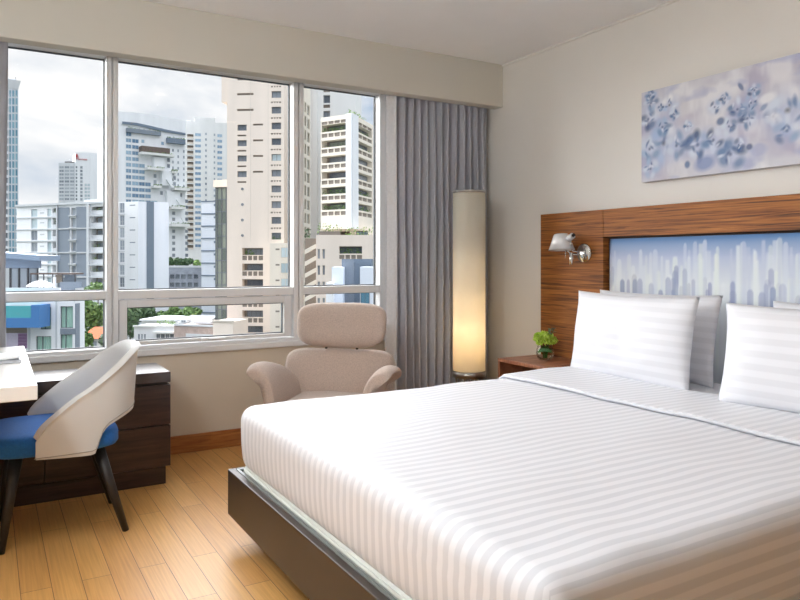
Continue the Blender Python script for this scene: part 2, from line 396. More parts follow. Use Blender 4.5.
def fn(u, v):
    x = 2.392+.075*u; return Vector((x, 4.25+.028*math.sin(u*PI*1.6+.6)+.004*math.sin(v*9), .02+v*2.555))
obj('leading_edge', G().grid(fn, 14, 20), M['lining'], rc, solid=.004, recalc=False)  # paler strip of cloth along the curtain's window-side edge
curtain('curtain', 'grey curtain drawn back at the left edge of the window by the desk', -.60, .075, 4.255, 8, 5)

# ================================================================== CREDENZA
cz = thing('credenza', 'long dark wenge drawer unit under the window beside the white desk', 'credenza', (.0, 3.96, 0))
cx0, cx1, cy0, cy1 = -.83, .826, 3.768, 4.135
obj('top', B(cx0, cy0, .531, cx1, cy1, .586), M['wenge_top'], cz, bevel=.003)
obj('body', B(cx0+.002, cy0+.022, .092, cx1-.004, cy1-.004, .522), M['wenge'], cz)
obj('shadow_gap', B(cx0+.004, cy0+.03, .522, cx1-.01, cy1-.006, .531), M['black'], cz)
obj('plinth', B(cx0+.01, cy0+.012, 0, cx1-.022, cy1-.01, .09), M['wenge'], cz, bevel=.002)
for (a, b) in ((cx0+.004, -.365), (-.361, .233), (.237, cx1)):
    for (z0, z1) in ((.094, .306), (.312, .518)):
        d = obj('drawer', B(a, cy0+.002, z0, b, cy0+.022, z1), M['wenge'], cz, bevel=.002)

# ================================================================== DESK and papers
dk = thing('desk', 'white lacquered desk top reaching into the room over the dark credenza', 'desk', (-.3, 3.26, 0))
dm = Matrix.Rotation(math.radians(.5), 4, 'Z')
g = G(); g.prism([(-.82, 2.655), (.145, 2.645), (.155, 3.878), (-.82, 3.888)], .70, .75)
obj('desk_top', g, M['desk'], dk, bevel=.003)
obj('side_panel', B(-.80, 2.72, 0, -.755, 3.7, .699), M['desk'], dk, bevel=.002)
obj('apron', B(-.755, 3.1, .60, -.25, 3.13, .699), M['desk'], dk, bevel=.002)
obj('post', G().tube([(-.3, 3.115, 0), (-.3, 3.115, .60)], .022, 16), M['steel'], dk)
zz = .751
def slab(g, c, w, d, h, rz, z, mi=0):
    ca, sa = math.cos(rz), math.sin(rz)
    g.prism([(c[0]+x*ca-y*sa, c[1]+x*sa+y*ca) for x, y in ((-w/2, -d/2), (w/2, -d/2), (w/2, d/2), (-w/2, d/2))], z, z+h, mi); return g
bk = thing('booklet', 'white booklet with a slightly lifted cover on the desk edge', 'booklet', (.02, 3.36, zz))
obj('pages', slab(G(), (.005, 3.37), .20, .25, .010, .12, zz), M['paper2'], bk)
def fn(u, v):
    x = -.10+.205*u; y = -.125+.25*v; a = .12
    return Vector((.005+x*math.cos(a)-y*math.sin(a), 3.37+x*math.sin(a)+y*math.cos(a), zz+.012+.014*max(0, u-.2)**2*(1-.5*v)))
obj('cover', G().grid(fn, 10, 4), M['paper'], bk, solid=.0015)
pb = thing('paper_box', 'low white paper box lying on the desk in front of the booklet', 'box', (-.06, 3.2, zz))
obj('tray', slab(G(), (-.075, 3.18), .21, .16, .026, .05, zz), M['paper2'], pb, bevel=.002)
obj('lid', slab(G(), (-.075, 3.18), .216, .166, .016, .05, zz+.018), M['paper'], pb, bevel=.003)

# ================================================================== DINING CHAIR (blue seat, pale wraparound back)
ch = thing('dining_chair', 'blue seated chair with pale wraparound leather back on black tapered legs at the desk', 'chair', (.29, 3.41, 0))
CY = 3.41
def cushion_ring(r): return r
g = G()
def seatfn(p):
    u = (p.x-.28)/.30; w = (p.y-CY)/.27
    return Vector((p.x, p.y, p.z+.010*(1-min(1, u*u))*(1-min(1, w*w)) if p.z > .43 else p.z))
# plan-rounded cushion
def seat(g, x0, x1, hy, z0, z1, r):
    N = 48; rings = []
    def plan(s_, k):
        a = 2*PI*k/N; ca, sa = math.cos(a), math.sin(a); e = .42
        return ((x0+x1)/2+((x1-x0)/2-s_)*math.copysign(abs(ca)**e, ca), CY+(hy-s_)*math.copysign(abs(sa)**e, sa))
    lev = [(.02, z0)]+[(r*(1-math.sin(t*PI/10)), z0+r*.5*(1-math.cos(t*PI/10))) for t in range(1, 5)]
    lev = [(.03, z0), (.008, z0+.008), (0, z0+.02), (0, z1-.03), (.004, z1-.018), (.012, z1-.008), (.026, z1-.001), (.05, z1+.003), (.09, z1+.006), (.15, z1+.009), (.21, z1+.010)]
    for s_, z in lev: rings.append([g.b.verts.new((*plan(s_, k), z)) for k in range(N)])
    for a_, b_ in zip(rings, rings[1:]):
        for k in range(N): g.b.faces.new((a_[k], a_[(k+1) % N], b_[(k+1) % N], b_[k])).smooth = True
    g.b.faces.new(rings[0][::-1]); g.b.faces.new(rings[-1]).smooth = True
    return g
obj('seat_cushion', seat(G(), -.01, .497, .248, .372, .458, .02), M['blue'], ch)
def interp(x, pts):                      # smooth curve through the points
    n = len(pts); i = 0
    while i < n-2 and x > pts[i+1][0]: i += 1
    (x0_, y0q), (x1_, y1q) = pts[i], pts[i+1]; hh = x1_-x0_; t = (x-x0_)/hh
    def sl(k):
        if k == 0 or k == n-1: a_, b_ = (0, 1) if k == 0 else (n-2, n-1); return (pts[b_][1]-pts[a_][1])/(pts[b_][0]-pts[a_][0])
        d0 = (pts[k][1]-pts[k-1][1])/(pts[k][0]-pts[k-1][0]); d1 = (pts[k+1][1]-pts[k][1])/(pts[k+1][0]-pts[k][0])
        return 0 if d0*d1 <= 0 else 2*d0*d1/(d0+d1)
    m0, m1 = sl(i)*hh, sl(i+1)*hh
    return (2*t**3-3*t*t+1)*y0q+(t**3-2*t*t+t)*m0+(-2*t**3+3*t*t)*y1q+(t**3-t*t)*m1
HW = .258; XS, XA, XB = .165, .325, .556
arcN = 60
def planpt(t):          # t in [-1, 1] from the near wing tip round the back to the far wing tip
    st = XA-XS; ar = PI/2*((XB-XA)+HW)/2; T = st+ar; s_ = (1-abs(t))*T
    sg = -1 if t < 0 else 1
    if s_ <= st: return Vector((XS+s_, CY+sg*HW, 0)), s_/T
    a = (s_-st)/ar*PI/2; e = .86
    return Vector((XA+(XB-XA)*math.sin(a)**e, CY+sg*HW*max(0, math.cos(a))**e, 0)), s_/T
TOP = [(0, .455), (.035, .49), (.12, .535), (.35, .635), (.55, .712), (.72, .764), (.86, .788), (1, .794)]
BOT = [(0, .372), (.2, .366), (.375, .363), (.40, .385), (.43, .44), (.5, .476), (.72, .505), (1, .518)]
def shellfn(u, v):
    t = -1+2*u; t = math.copysign(abs(t)**.9, t)
    p, k = planpt(t); z0, z1 = interp(k, BOT), interp(k, TOP)
    vv = v; z = z0+(z1-z0)*vv
    out = (p-Vector((.28, CY, 0))); out.normalize()
    lean = .030*max(0, (z-.45)/.36)*(k**1.5)
    tuck = -.012*(1-k)*(v*v)
    lip = .012*max(0, (v-.85)/.15)**2
    q = p+out*(lean+tuck+lip); return Vector((q.x, q.y, z))
so = obj('backrest_shell', G().grid(shellfn, 72, 14), M['shell'], ch, recalc=False)
k = so.modifiers.new('thick', 'SOLIDIFY'); k.thickness = .026; k.offset = 0
k = so.modifiers.new('bev', 'BEVEL'); k.width = .011; k.segments = 3; k.limit_method = 'ANGLE'; k.angle_limit = math.radians(50)
pts = []
for i in range(0, 73):
    p = shellfn(i/72, .0); q = shellfn(i/72, .06); out = Vector((p.x-.28, p.y-CY, 0)).normalized(); pts.append(q+out*.0145)
obj('stitched_seam', G().tube(pts, .0018, 6), M['seam'], so)
for (x0, y0, x1, y1) in ((.10, 3.25, .045, 3.205), (.405, 3.25, .515, 3.21), (.405, 3.57, .515, 3.612), (.10, 3.57, .045, 3.615)):
    obj('leg', G().tube([(x0, y0, .375), (x1, y1, 0)], [.027, .0135], 18), M['blackleg'], ch)

# ================================================================== LOUNGE CHAIR
lc = thing('lounge_chair', 'beige wool lounge chair with separate headrest and curled armrests by the window', 'armchair', (1.676, 3.661, 0), math.radians(-41.5))
def cushion(w, h, t, ey=.34, ez=.34, bow=.0, taper=0, nu=28, nv=22, n_out=3.2):
    """upholstered pad in X-Z with its own thickness along Y: superellipse outline, domed faces"""
    g = G()
    def side(sg):
        def fn(u, v):
            a = -1+2*u; b = -1+2*v
            # map square to superellipse
            k = (abs(a)**n_out+abs(b)**n_out)**(1/n_out); m = max(abs(a), abs(b)); s_ = m/k if k > 1e-9 else 1
            x, z = a*s_, b*s_; rr = min(1, m)
            d = (1-rr**2.6)**.5 if rr < 1 else 0
            xx = x*w/2*(1+taper*z); zz_ = z*h/2
            return Vector((xx, sg*t/2*d-bow*x*x, zz_))
        return fn
    g.grid(side(-1), nu, nv); g.grid(side(1), nu, nv)
    bmesh.ops.remove_doubles(g.b, verts=g.b.verts[:], dist=1e-5)
    return g
def place(g, loc, rx=0, ry=0, rz=0):
    m = Matrix.Translation(Vector(loc)) @ Matrix.Rotation(rz, 4, 'Z') @ Matrix.Rotation(ry, 4, 'Y') @ Matrix.Rotation(rx, 4, 'X')
    bmesh.ops.transform(g.b, matrix=m, verts=g.b.verts[:]); return g
wl = M['boucle']
obj('headrest', place(cushion(.565, .276, .13, bow=.02, taper=.02, n_out=3.8), (0, .30, .771), math.radians(-10)), wl, lc, local=True)
obj('backrest', place(cushion(.70, .44, .13, bow=-.02, n_out=6.5, taper=.0), (-.012, .245, .412), math.radians(-12)), wl, lc, local=True)
sg_ = G().rbox(-.235, -.33, .27, .235, .2, .375, .045, (12, 12, 3), lambda p: p+Vector((0, 0, .015*(1-(p.x/.27)**2) if p.z > .35 else 0)))
obj('seat', sg_, wl, lc, local=True)
ARM = [(.425, .553), (.428, .566), (.418, .580), (.395, .590), (.362, .590), (.328, .575), (.296, .540), (.268, .490), (.250, .43), (.238, .36), (.236, .27),
       (.285, .27), (.300, .36), (.315, .43), (.332, .485), (.352, .522), (.378, .541), (.405, .546)]     # closed section of a curled arm
for sx in (-1, 1):
    g = G(); sec = []
    for v in [0, .03, .08, .16, .3, .45, .6, .75, .88, .96, 1]:
        rnd = (1-min(1, v/.16))**2+(1-min(1, (1-v)/.14))**2; cx_ = sum(p[0] for p in ARM)/len(ARM)
        y = -.21+.42*v; ring_ = []
        for (x, z) in ARM:
            x *= .97
            kx = x+(cx_-x)*.10*rnd; kz = z-.035*rnd*max(0, (z-.5)/.09)-.11*max(0, v-.35)**1.3*max(0, (z-.27)/.3)
            ring_.append(g.b.verts.new((sx*(kx+.015*math.sin(v*PI)-.02*v), y, kz)))
        sec.append(ring_)
    for r0, r1 in zip(sec, sec[1:]):
        for k in range(len(ARM)): g.b.faces.new((r0[k], r0[(k+1) % len(ARM)], r1[(k+1) % len(ARM)], r1[k])).smooth = True
    g.b.faces.new(sec[0]); g.b.faces.new(sec[-1][::-1])
    obj('armrest', g, wl, lc, local=True, subsurf=2, smooth=True)
for sx in (-.098, .098): obj('headrest_rod', G().tube([(sx, .285, .575), (sx, .305, .70)], .008, 10), M['rod'], lc, local=True)
obj('pedestal', G().lathe([(.0, .30), (.10, .30), (.10, .275), (.035, .26), (.03, .10), (.05, .07), (.05, .05), (0, .05)], 24), M['rod'], lc, local=True)
for k in range(5):
    a = 2*PI*k/5+.3; c, s_ = math.cos(a), math.sin(a)
    obj('foot', G().tube([(c*.03, s_*.03, .065), (c*.18, s_*.18, .045), (c*.30, s_*.30, .014)], [.024, .019, .013], 10), M['rod'], lc, local=True)

# ================================================================== FLOOR LAMP
LX, LY, LR = 2.848, 3.90, .111
fl = thing('floor_lamp', 'tall lit cylinder floor lamp in the corner before the grey curtain', 'floor lamp', (LX, LY, 0))
obj('base', G().lathe([(0, 0), (.135, 0), (.135, .012), (.125, .02), (0, .022)], 40, (LX, LY, 0)), M['steel'], fl)
for k in range(6):
    a = 2*PI*k/6+.25; obj('leg', G().tube([(LX+.09*math.cos(a), LY+.09*math.sin(a), .015), (LX+.09*math.cos(a), LY+.09*math.sin(a), .40)], .009, 10), M['steel'], fl)
def ring(z0, z1, r0, r1): return G().lathe([(r0, z0), (r1, z0), (r1, z1), (r0, z1), (r0, z0)], 48, (LX, LY, 0))
obj('lower_ring', ring(.37, .413, LR-.02, LR+.003), M['steel'], fl)
obj('diffuser', G().lathe([(0, .40), (LR-.021, .40), (LR-.021, .405), (0, .405)], 32, (LX, LY, 0)), M['frame'], fl)
obj('shade', ring(.412, 1.632, LR-.003, LR), M['shade'], fl)
obj('upper_ring', ring(1.628, 1.642, LR-.012, LR+.003), M['steel'], fl)
sk = obj('lamp_holder', G().lathe([(0, .405), (.03, .405), (.03, .47), (.018, .48), (.018, .52), (0, .52)], 20, (LX, LY, 0)), M['steel'], fl)
obj('bulb', G().sphere((LX, LY, .555), .035), emit_mat('warm_bulb', (255, 214, 150), 6), sk)

# ================================================================== BED
bf = thing('bed_frame', 'low dark brown bed frame with an overhanging ledge around the mattress', 'bed frame', (2.05, 1.93, 0))
bx0, bx1, by0, by1, bz0, bz1 = .872, 3.235, .945, 2.911, .10, .289
obj('foot_rail', B(bx0, by0, bz0, bx0+.035, by1, bz1), M['bedframe'], bf, bevel=.003)
obj('side_rail', B(bx0+.035, by1-.035, bz0, bx1, by1, bz1), M['bedframe'], bf, bevel=.003)
obj('side_rail', B(bx0+.035, by0, bz0, bx1, by0+.035, bz1), M['bedframe'], bf, bevel=.003)
obj('platform', B(bx0+.035, by0+.035, .15, bx1, by1-.035, .232), M['bedframe'], bf)
obj('plinth', B(1.30, 1.35, 0, 3.1, 2.5, .15), M['black'], bf)
g = G(); e = .008
g.box(bx0+.027, by0+.027, bz1-.004, bx0+.039, by1-.027, bz1+.003); g.box(bx0+.039, by1-.039, bz1-.004, bx1, by1-.027, bz1+.003)
obj('edge_trim', g, M['piping'], bf)
mt = thing('mattress', 'pale mattress edge in the bed frame under the striped duvet', 'mattress', (2.05, 1.93, .233))
obj('mattress_body', G().rbox(.918, .99, .233, 3.20, 2.868, .318, .03, (24, 20, 3)), M['ticking'], mt)
for z in (.25, .298): 
    pts = [(3.19, 2.866, z), (.96, 2.866, z), (.922, 2.83, z), (.917, 2.80, z), (.917, 1.03, z)]
    obj('piping', G().tube(pts, .006, 8), M['ticking'], mt)
ZT = .562
nz = noise.noise
def soft(p):
    v = Vector((p.x*2.1, p.y*2.1, p.z*2)); h = .010*nz(v)+.004*nz(v*2.7)
    top = max(0, min(1, (p.z-.45)/.1)); q = p.copy(); q.z += h*top
    if p.z < .47:                                         # side falls in towards the ledge
        k = (.47-p.z)/.17; q.x += .012*k*k if p.x < 1.2 else 0
        q.y += (-.012*k*k if p.y > 2 else .012*k*k)
        q.x += .008*nz(Vector((p.y*3.0, p.z*4, 3)))*(1-k) if p.x < 1.1 else 0
        q.y += .006*nz(Vector((p.x*3.0, p.z*4, 5)))*(1-k)
    return q
DX0, DX1, DY0, DY1 = .905, 2.80, .985, 2.888
def duv_uv(p, f):
    if f == '-y': return (p.x, DY0-(ZT-p.z))
    if f == '+y': return (p.x, DY1+(ZT-p.z))
    return (p.x, p.y)
dv = thing('duvet', 'white sateen striped duvet spread over the whole bed', 'duvet', (1.85, 1.94, .3))
obj('duvet_cover', G().rbox(DX0, DY0, .284, DX1, DY1, ZT, .062, (46, 46, 6), soft, duv_uv, skip=('-z',)), M['duvet'], dv)
def fold_soft(p):
    e_ = max(0, .062-min(p.y-DY0, DY1-p.y)); q = soft(p); q.z -= .062-math.sqrt(max(0, .062**2-e_*e_)); q.z += .002*nz(Vector((p.x*6, p.y*3, 1))); q.x += .008*nz(Vector((p.y*1.3, 0, 8))); return q
obj('turned_down_fold', G().rbox(2.285, DY0+.004, ZT+.004, 2.76, DY1-.004, ZT+.022, .0088, (14, 46, 1), fold_soft, lambda p, f: (p.x, .011) if f in ('-x', '-y', '+y') else (p.x, p.y+.021)), M['duvet'], dv)
obj('fitted_sheet', G().rbox(2.70, 1.0, .336, 3.20, 2.86, .548, .04, (12, 30, 5), lambda p: p+Vector((0, 0, .004*nz(p*4)))), M['sheet'], mt)

# ---- pillows
def pillow(name, label, loc, w, h, t, lean, yaw, seed):
    """local X thickness, Y width, Z height"""
    g = G(); R = random.Random(seed); off = Vector((R.uniform(0, 50), R.uniform(0, 50), 0))
    def side(sg):
        def fn(u, v):
            a = -1+2*u; b = -1+2*v
            d = (max(0, 1-abs(a)**2.6)*max(0, 1-abs(b)**2.6))**.55
            ex = 1-.045*(1-abs(b)**2.2)*abs(a)**3; ez = 1-.055*(1-abs(a)**2.2)*abs(b)**3
            y = a*w/2*ex; z = b*h/2*ez
            n = .012*nz(Vector((y*5, z*5, sg*3))+off)*d+.006*nz(Vector((y*14, z*11, sg*3))+off)*d**.5
            return Vector((sg*(t/2*d+n*.9), y, z+h/2))
        return fn
    for sg in (-1, 1): g.grid(side(sg), 34, 26, uv=lambda u, v: (u*w, v*h))
    bmesh.ops.remove_doubles(g.b, verts=g.b.verts[:], dist=1e-6)
    place(g, loc, 0, lean, yaw)
    o = obj(name, g, M['pillow'], base=loc); tag(o, label, 'pillow', 'white striped pillows against the headboard'); return o
pillow('pillow', 'front white striped pillow at the window side of the bed', (2.765, 2.472, .553), .79, .452, .15, math.radians(9), math.radians(-1.5), 1)
pillow('pillow', 'white pillow mostly hidden behind the front pillow on the window side', (2.985, 2.515, .556), .78, .45, .14, math.radians(10), math.radians(1), 2)
pillow('pillow', 'front white striped pillow on the side away from the window', (2.655, 1.455, .570), .80, .425, .15, math.radians(9), math.radians(3), 3)
pillow('pillow', 'white pillow just peeking over the front pillow away from the window', (2.90, 1.43, .553), .76, .445, .14, math.radians(10), math.radians(2), 4)

# ================================================================== HEADBOARD
hb = thing('headboard', 'tall brown wood veneer headboard framing a blue and grey printed panel', 'headboard', (3.27, 1.93, 0))
HX0, HX1, HT = 3.236, 3.298, 1.478
obj('side_panel', B(HX0, 3.052, .0, HX1, 3.612, HT), M['headwood'], hb, bevel=.002)
obj('side_panel', B(HX0, .232, .0, HX1, .808, HT), M['headwood'], hb, bevel=.002)
obj('top_panel', B(HX0, .81, 1.31, HX1, 3.05, HT), M['headwood'], hb, bevel=.002)
obj('backing', B(3.285, .808, .0, 3.298, 3.052, 1.31), M['darkin'], hb)
# printed panel
ny, nzr = 460, 170; y0_, y1_, z0_, z1_ = .83, 3.03, .30, 1.298
U = np.linspace(0, 1, ny+1)[:, None]; V = np.linspace(0, 1, nzr+1)[None, :]; Hh = (V*(z1_-z0_)+z0_)*np.ones_like(U); Yy = (y1_-U*(y1_-y0_))*np.ones_like(V)
def L3(*c): return np.array(lin(c))
def mixc(a, b, k): return a+(b-a)*k[..., None]
down = (z1_-Hh)                       # metres below the top edge
img = np.zeros(Hh.shape+(3,)); top, lav, pale = L3(92, 134, 186), L3(178, 190, 216), L3(222, 228, 232)
img[:] = top
img = mixc(img, lav, np.clip((down-.015)/.10, 0, 1)**.8); img = mixc(img, pale, np.clip((down-.10)/.16, 0, 1))
R = np.random.default_rng(5)
def bar(y, w, zt, zb, c, a, round_=True, soft_=.004):
    global img
    dx = np.abs(Yy-y); r = w/2
    edge = np.clip((r-dx)/soft_+.5, 0, 1)
    cap = zt-(r-np.sqrt(np.clip(r*r-dx*dx, 0, None)))*1.3 if round_ else zt
    k = edge*np.clip((cap-Hh)/.01+.5, 0, 1)*np.clip((Hh-zb)/.04, 0, 1)*a
    img = mixc(img, np.array(c), k)
for _ in range(150):
    w = R.uniform(.012, .034); zt = z1_-abs(R.normal(.10, .075))-.02
    bar(R.uniform(y0_, y1_), w, zt, zt-R.uniform(.3, .8), L3(*[(232, 238, 240), (214, 222, 232), (200, 208, 224), (226, 234, 230)][R.integers(4)]), R.uniform(.25, .65), R.random() < .6, .008)
for _ in range(95):
    w = R.uniform(.022, .04); zt = 1.15-abs(R.normal(.06, .12))-.01; ln = R.uniform(.1, .34)
    bar(R.uniform(y0_, y1_), w, zt, zt-ln, L3(*[(150, 160, 192), (128, 142, 180), (168, 176, 200), (142, 150, 186), (190, 196, 206)][R.integers(5)]), R.uniform(.35, .8))
def painted(name, g, colour, m, parent, nu, nv):
    o = obj(name, g, m, parent, recalc=False); me = o.data
    ca = me.color_attributes.new('paint', 'FLOAT_COLOR', 'POINT')
    n = len(me.vertices); full = np.ones((n, 4), np.float32); full[:, :3] = .6
    k = (nu+1)*(nv+1); full[:k, :3] = colour.reshape(-1, 3)[:k]
    ca.data.foreach_set('color', full.ravel()); return o
PX = 3.262
g = G().grid(lambda u, v: Vector((PX+.012*(max(abs(2*u-1), 0)**40*.6+abs(2*v-1)**24*.6), y1_-u*(y1_-y0_), z0_+v*(z1_-z0_))), ny, nzr)
painted('printed_panel', g, img, M['headart'], hb, ny, nzr)
obj('panel_core', B(PX+.016, y0_, z0_, 3.285, y1_, z1_), M['canvas_edge'], hb)

# ================================================================== PAINTING
pn = thing('painting', 'wide canvas of loose blue and white blossoms on lavender above the headboard', 'painting', (3.27, 1.93, 1.617))
QX, qy0, qy1, qz0, qz1 = 3.25, 1.02, 2.772, 1.618, 2.133
ny, nzr = 560, 165
Yy = (qy1-np.linspace(0, 1, ny+1)*(qy1-qy0))[:, None]*np.ones((1, nzr+1)); Zz = (qz0+np.linspace(0, 1, nzr+1)*(qz1-qz0))[None, :]*np.ones((ny+1, 1))
def fbm(sx, sz, seed, octs=4):
    R = np.random.default_rng(seed); out = np.zeros_like(Yy); amp = 1; tot = 0
    for o_ in range(octs):
        gx, gz = int(3+sx*2**o_), int(3+sz*2**o_); T = R.random((gx+2, gz+2))
        a = (qy1-Yy)/(qy1-qy0)*gx; b = (Zz-qz0)/(qz1-qz0)*gz; i = np.clip(a.astype(int), 0, gx); j = np.clip(b.astype(int), 0, gz)
        fa, fb = a-i, b-j; fa = fa*fa*(3-2*fa); fb = fb*fb*(3-2*fb)
        out += amp*((T[i, j]*(1-fa)+T[i+1, j]*fa)*(1-fb)+(T[i, j+1]*(1-fa)+T[i+1, j+1]*fa)*fb); tot += amp; amp *= .55
    return out/tot
base, lavd, white = L3(212, 212, 220), L3(182, 178, 200), L3(234, 235, 240)
img = np.zeros(Yy.shape+(3,)); img[:] = base
img = mixc(img, lavd, np.clip((fbm(5, 2, 1)-.45)*4, 0, .85)); img = mixc(img, white, np.clip((fbm(14, 1, 2)-.5)*4, 0, .75))
img = mixc(img, L3(160, 168, 204), np.clip((fbm(6, 3, 3)-.62)*5, 0, .6))
def blob(y, z, ry, rz, ang, c, a, soft_=.35):
    global img
    ca, sa = math.cos(ang), math.sin(ang); u = ((Yy-y)*-ca+(Zz-z)*sa)/ry; v = ((Yy-y)*sa+(Zz-z)*ca)/rz
    k = np.clip((1-np.sqrt(u*u+v*v))/soft_, 0, 1)*a; img = mixc(img, L3(*c), k)
def blossom(px, py, r, kind, seed):
    R = np.random.default_rng(seed); p = on_x(px, py, QX); r *= 1.2
    cols = {'w': [(240, 242, 246), (216, 226, 240), (178, 200, 228)], 'b': [(96, 128, 172), (66, 98, 148), (150, 176, 208), (44, 72, 118), (222, 230, 242)], 'm': [(170, 192, 218), (120, 150, 190), (214, 224, 236), (82, 112, 158)]}[kind]
    blob(p.y, p.z, r*1.5, r*1.3, 0, (164, 180, 216), .5, .9)
    n = R.integers(5, 8); a0 = R.uniform(0, 6)
    for k in range(n):
        a = a0+2*PI*k/n+R.uniform(-.25, .25); q = r*R.uniform(.5, .72)
        blob(p.y-q*math.cos(a), p.z+q*math.sin(a), r*R.uniform(.45, .6), r*R.uniform(.28, .42), -a, cols[R.integers(len(cols))], R.uniform(.6, .95), .7)
    for k in range(5):
        a = R.uniform(0, 6.3); q = r*R.uniform(.15, .6); blob(p.y-q*math.cos(a), p.z+q*math.sin(a), r*.3, r*.13, -a+R.uniform(-.6, .6), [(66, 94, 146), (96, 126, 174), (228, 234, 244)][R.integers(3)], .75, .8)
    blob(p.y, p.z, r*.17, r*.17, 0, (52, 44, 52) if kind == 'w' else (50, 72, 122), .8, .9)
fl_ = [(170, 315, .06, 'b'), (225, 400, .10, 'w'), (175, 420, .065, 'm'), (270, 408, .07, 'm'), (345, 405, .075, 'b'), (400, 388, .06, 'b'), (220, 343, .055, 'm'), (180, 258, .045, 'm'), (245, 265, .05, 'w'), (178, 490, .055, 'm'),
 (405, 272, .035, 'b'), (440, 243, .03, 'b'), (485, 280, .05, 'b'), (520, 312, .045, 'b'), (533, 257, .04, 'm'), (545, 212, .035, 'b'), (460, 438, .08, 'b'), (490, 405, .035, 'b'), (612, 305, .045, 'm'), (662, 285, .10, 'w'), (660, 355, .065, 'b'), (455, 340, .045, 'm'), (262, 298, .03, 'm'), (215, 275, .02, 'b'), (178, 230, .035, 'm'), (310, 340, .03, 'm')]
for i, (x, y, r, k) in enumerate(fl_): blossom(600+x/3.53, 30+y/3.53, r, k, 100+i)
for (x, y, a, b, an, c) in [(308, 475, .022, .026, 0, (70, 104, 152)), (425, 322, .03, .026, .3, (62, 92, 142)), (497, 200, .032, .014, -1, (84, 108, 156)), (578, 272, .03, .016, .7, (130, 150, 188)), (527, 412, .022, .02, 0, (58, 80, 128)), (370, 470, .08, .05, .2, (128, 146, 192)), (590, 240, .06, .03, .2, (238, 240, 244))]:
    p = on_x(600+x/3.53, 30+y/3.53, QX); blob(p.y, p.z, a, b, an, c, .8, .5)
for i in range(16):
    R_ = np.random.default_rng(300+i); p = on_x(800, 110, QX); yy = R_.uniform(1.1, 1.8); zz_ = R_.uniform(1.68, 2.06)
    v = Vector((QX, yy, zz_)); 
    dep = v.x*DV.x+v.y*DV.y; pxx = 400+F*(v.x*RV.x+v.y*RV.y)/dep; pyy = HY-F*(zz_-EYE)/dep
    blossom(pxx, pyy, R_.uniform(.03, .08), 'wbm'[R_.integers(3)], 400+i)
g = G().grid(lambda u, v: Vector((QX, qy1-u*(qy1-qy0), qz0+v*(qz1-qz0))), ny, nzr)
painted('painted_face', g, img, M['art'], pn, ny, nzr)
obj('stretcher', B(QX+.0015, qy0, qz0, W-.002, qy1, qz1), M['canvas_edge'], pn)

# ================================================================== WALL LAMP
MX, MY, MZ = HX0, 3.205, 1.213
wlp = thing('wall_lamp', 'aluminium swing arm reading lamp with conical shade on the headboard', 'wall lamp', (MX, MY, MZ))
obj('mounting_disc', G().lathe([(0, 0), (.062, 0), (.062, .008), (.053, .018), (.018, .024), (0, .024)], 40, (MX, MY, MZ), axis=(-1, 0, 0)), M['chrome'], wlp)
sh = Vector((3.135, 3.305, 1.279))
obj('arm', G().tube([(MX-.02, MY, MZ+.01), (3.19, 3.212, 1.222), (3.155, 3.226, 1.228), (3.14, 3.232, 1.25), (3.138, 3.222, 1.285)], .0055, 12), M['chrome'], wlp)
obj('counter_arm', G().tube([(MX-.02, MY, MZ-.01), (3.19, 3.213, 1.202), (3.155, 3.235, 1.205), (3.142, 3.25, 1.222), (3.138, 3.265, 1.232)], .004, 10), M['chrome'], wlp)
obj('handle', G().tube([(3.14, 3.224, 1.216), (3.14, 3.224, 1.138)], .012, 16), M['chrome'], wlp)
obj('pivot_joint', G().tube([(3.137, 3.255, 1.297), (3.135, 3.205, 1.322)], .019, 20), M['alu'], wlp)
obj('knob', G().tube([(3.135, 3.207, 1.320), (3.134, 3.193, 1.327)], .010, 14), M['black'], wlp)
sd = obj('lamp_shade', G().lathe([(.080, -.046), (.082, -.046), (.046, .052), (.040, .056), (0, .056), (0, .053), (.039, .053), (.044, .049), (.080, -.046)], 40, sh, axis=(.03, .08, 1)), M['alu'], wlp)
obj('bulb', G().sphere(sh+Vector((0, 0, -.008)), .024), M['paper'], sd)
obj('pull_cord', G().tube([(3.139, 3.272, 1.235), (3.138, 3.274, 1.178)], .0022, 8), M['chrome'], wlp)

# ================================================================== NIGHTSTAND
ns = thing('nightstand', 'walnut bedside table with open front between the floor lamp and bed', 'nightstand', (3.06, 3.38, 0))
nx0, nx1, ny0, ny1, nzt = 2.862, 3.234, 3.155, 3.605, .532
obj('top', B(nx0, ny0, nzt-.022, nx1, ny1, nzt), M['walnut'], ns, bevel=.002)
obj('side_panel', B(nx0, ny0, 0, nx1, ny0+.05, nzt-.022), M['walnut'], ns, bevel=.002)
obj('side_panel', B(nx0, ny1-.02, 0, nx1, ny1, nzt-.022), M['walnut'], ns, bevel=.002)
obj('back_panel', B(nx1-.015, ny0+.05, .05, nx1, ny1-.02, nzt-.022), M['darkin'], ns)
obj('shelf', B(nx0+.01, ny0+.05, .22, nx1-.015, ny1-.02, .24), M['darkin'], ns)
obj('drawer', B(nx0+.02, ny0+.052, .06, nx1-.02, ny1-.022, .215), M['walnut'], ns, bevel=.002)

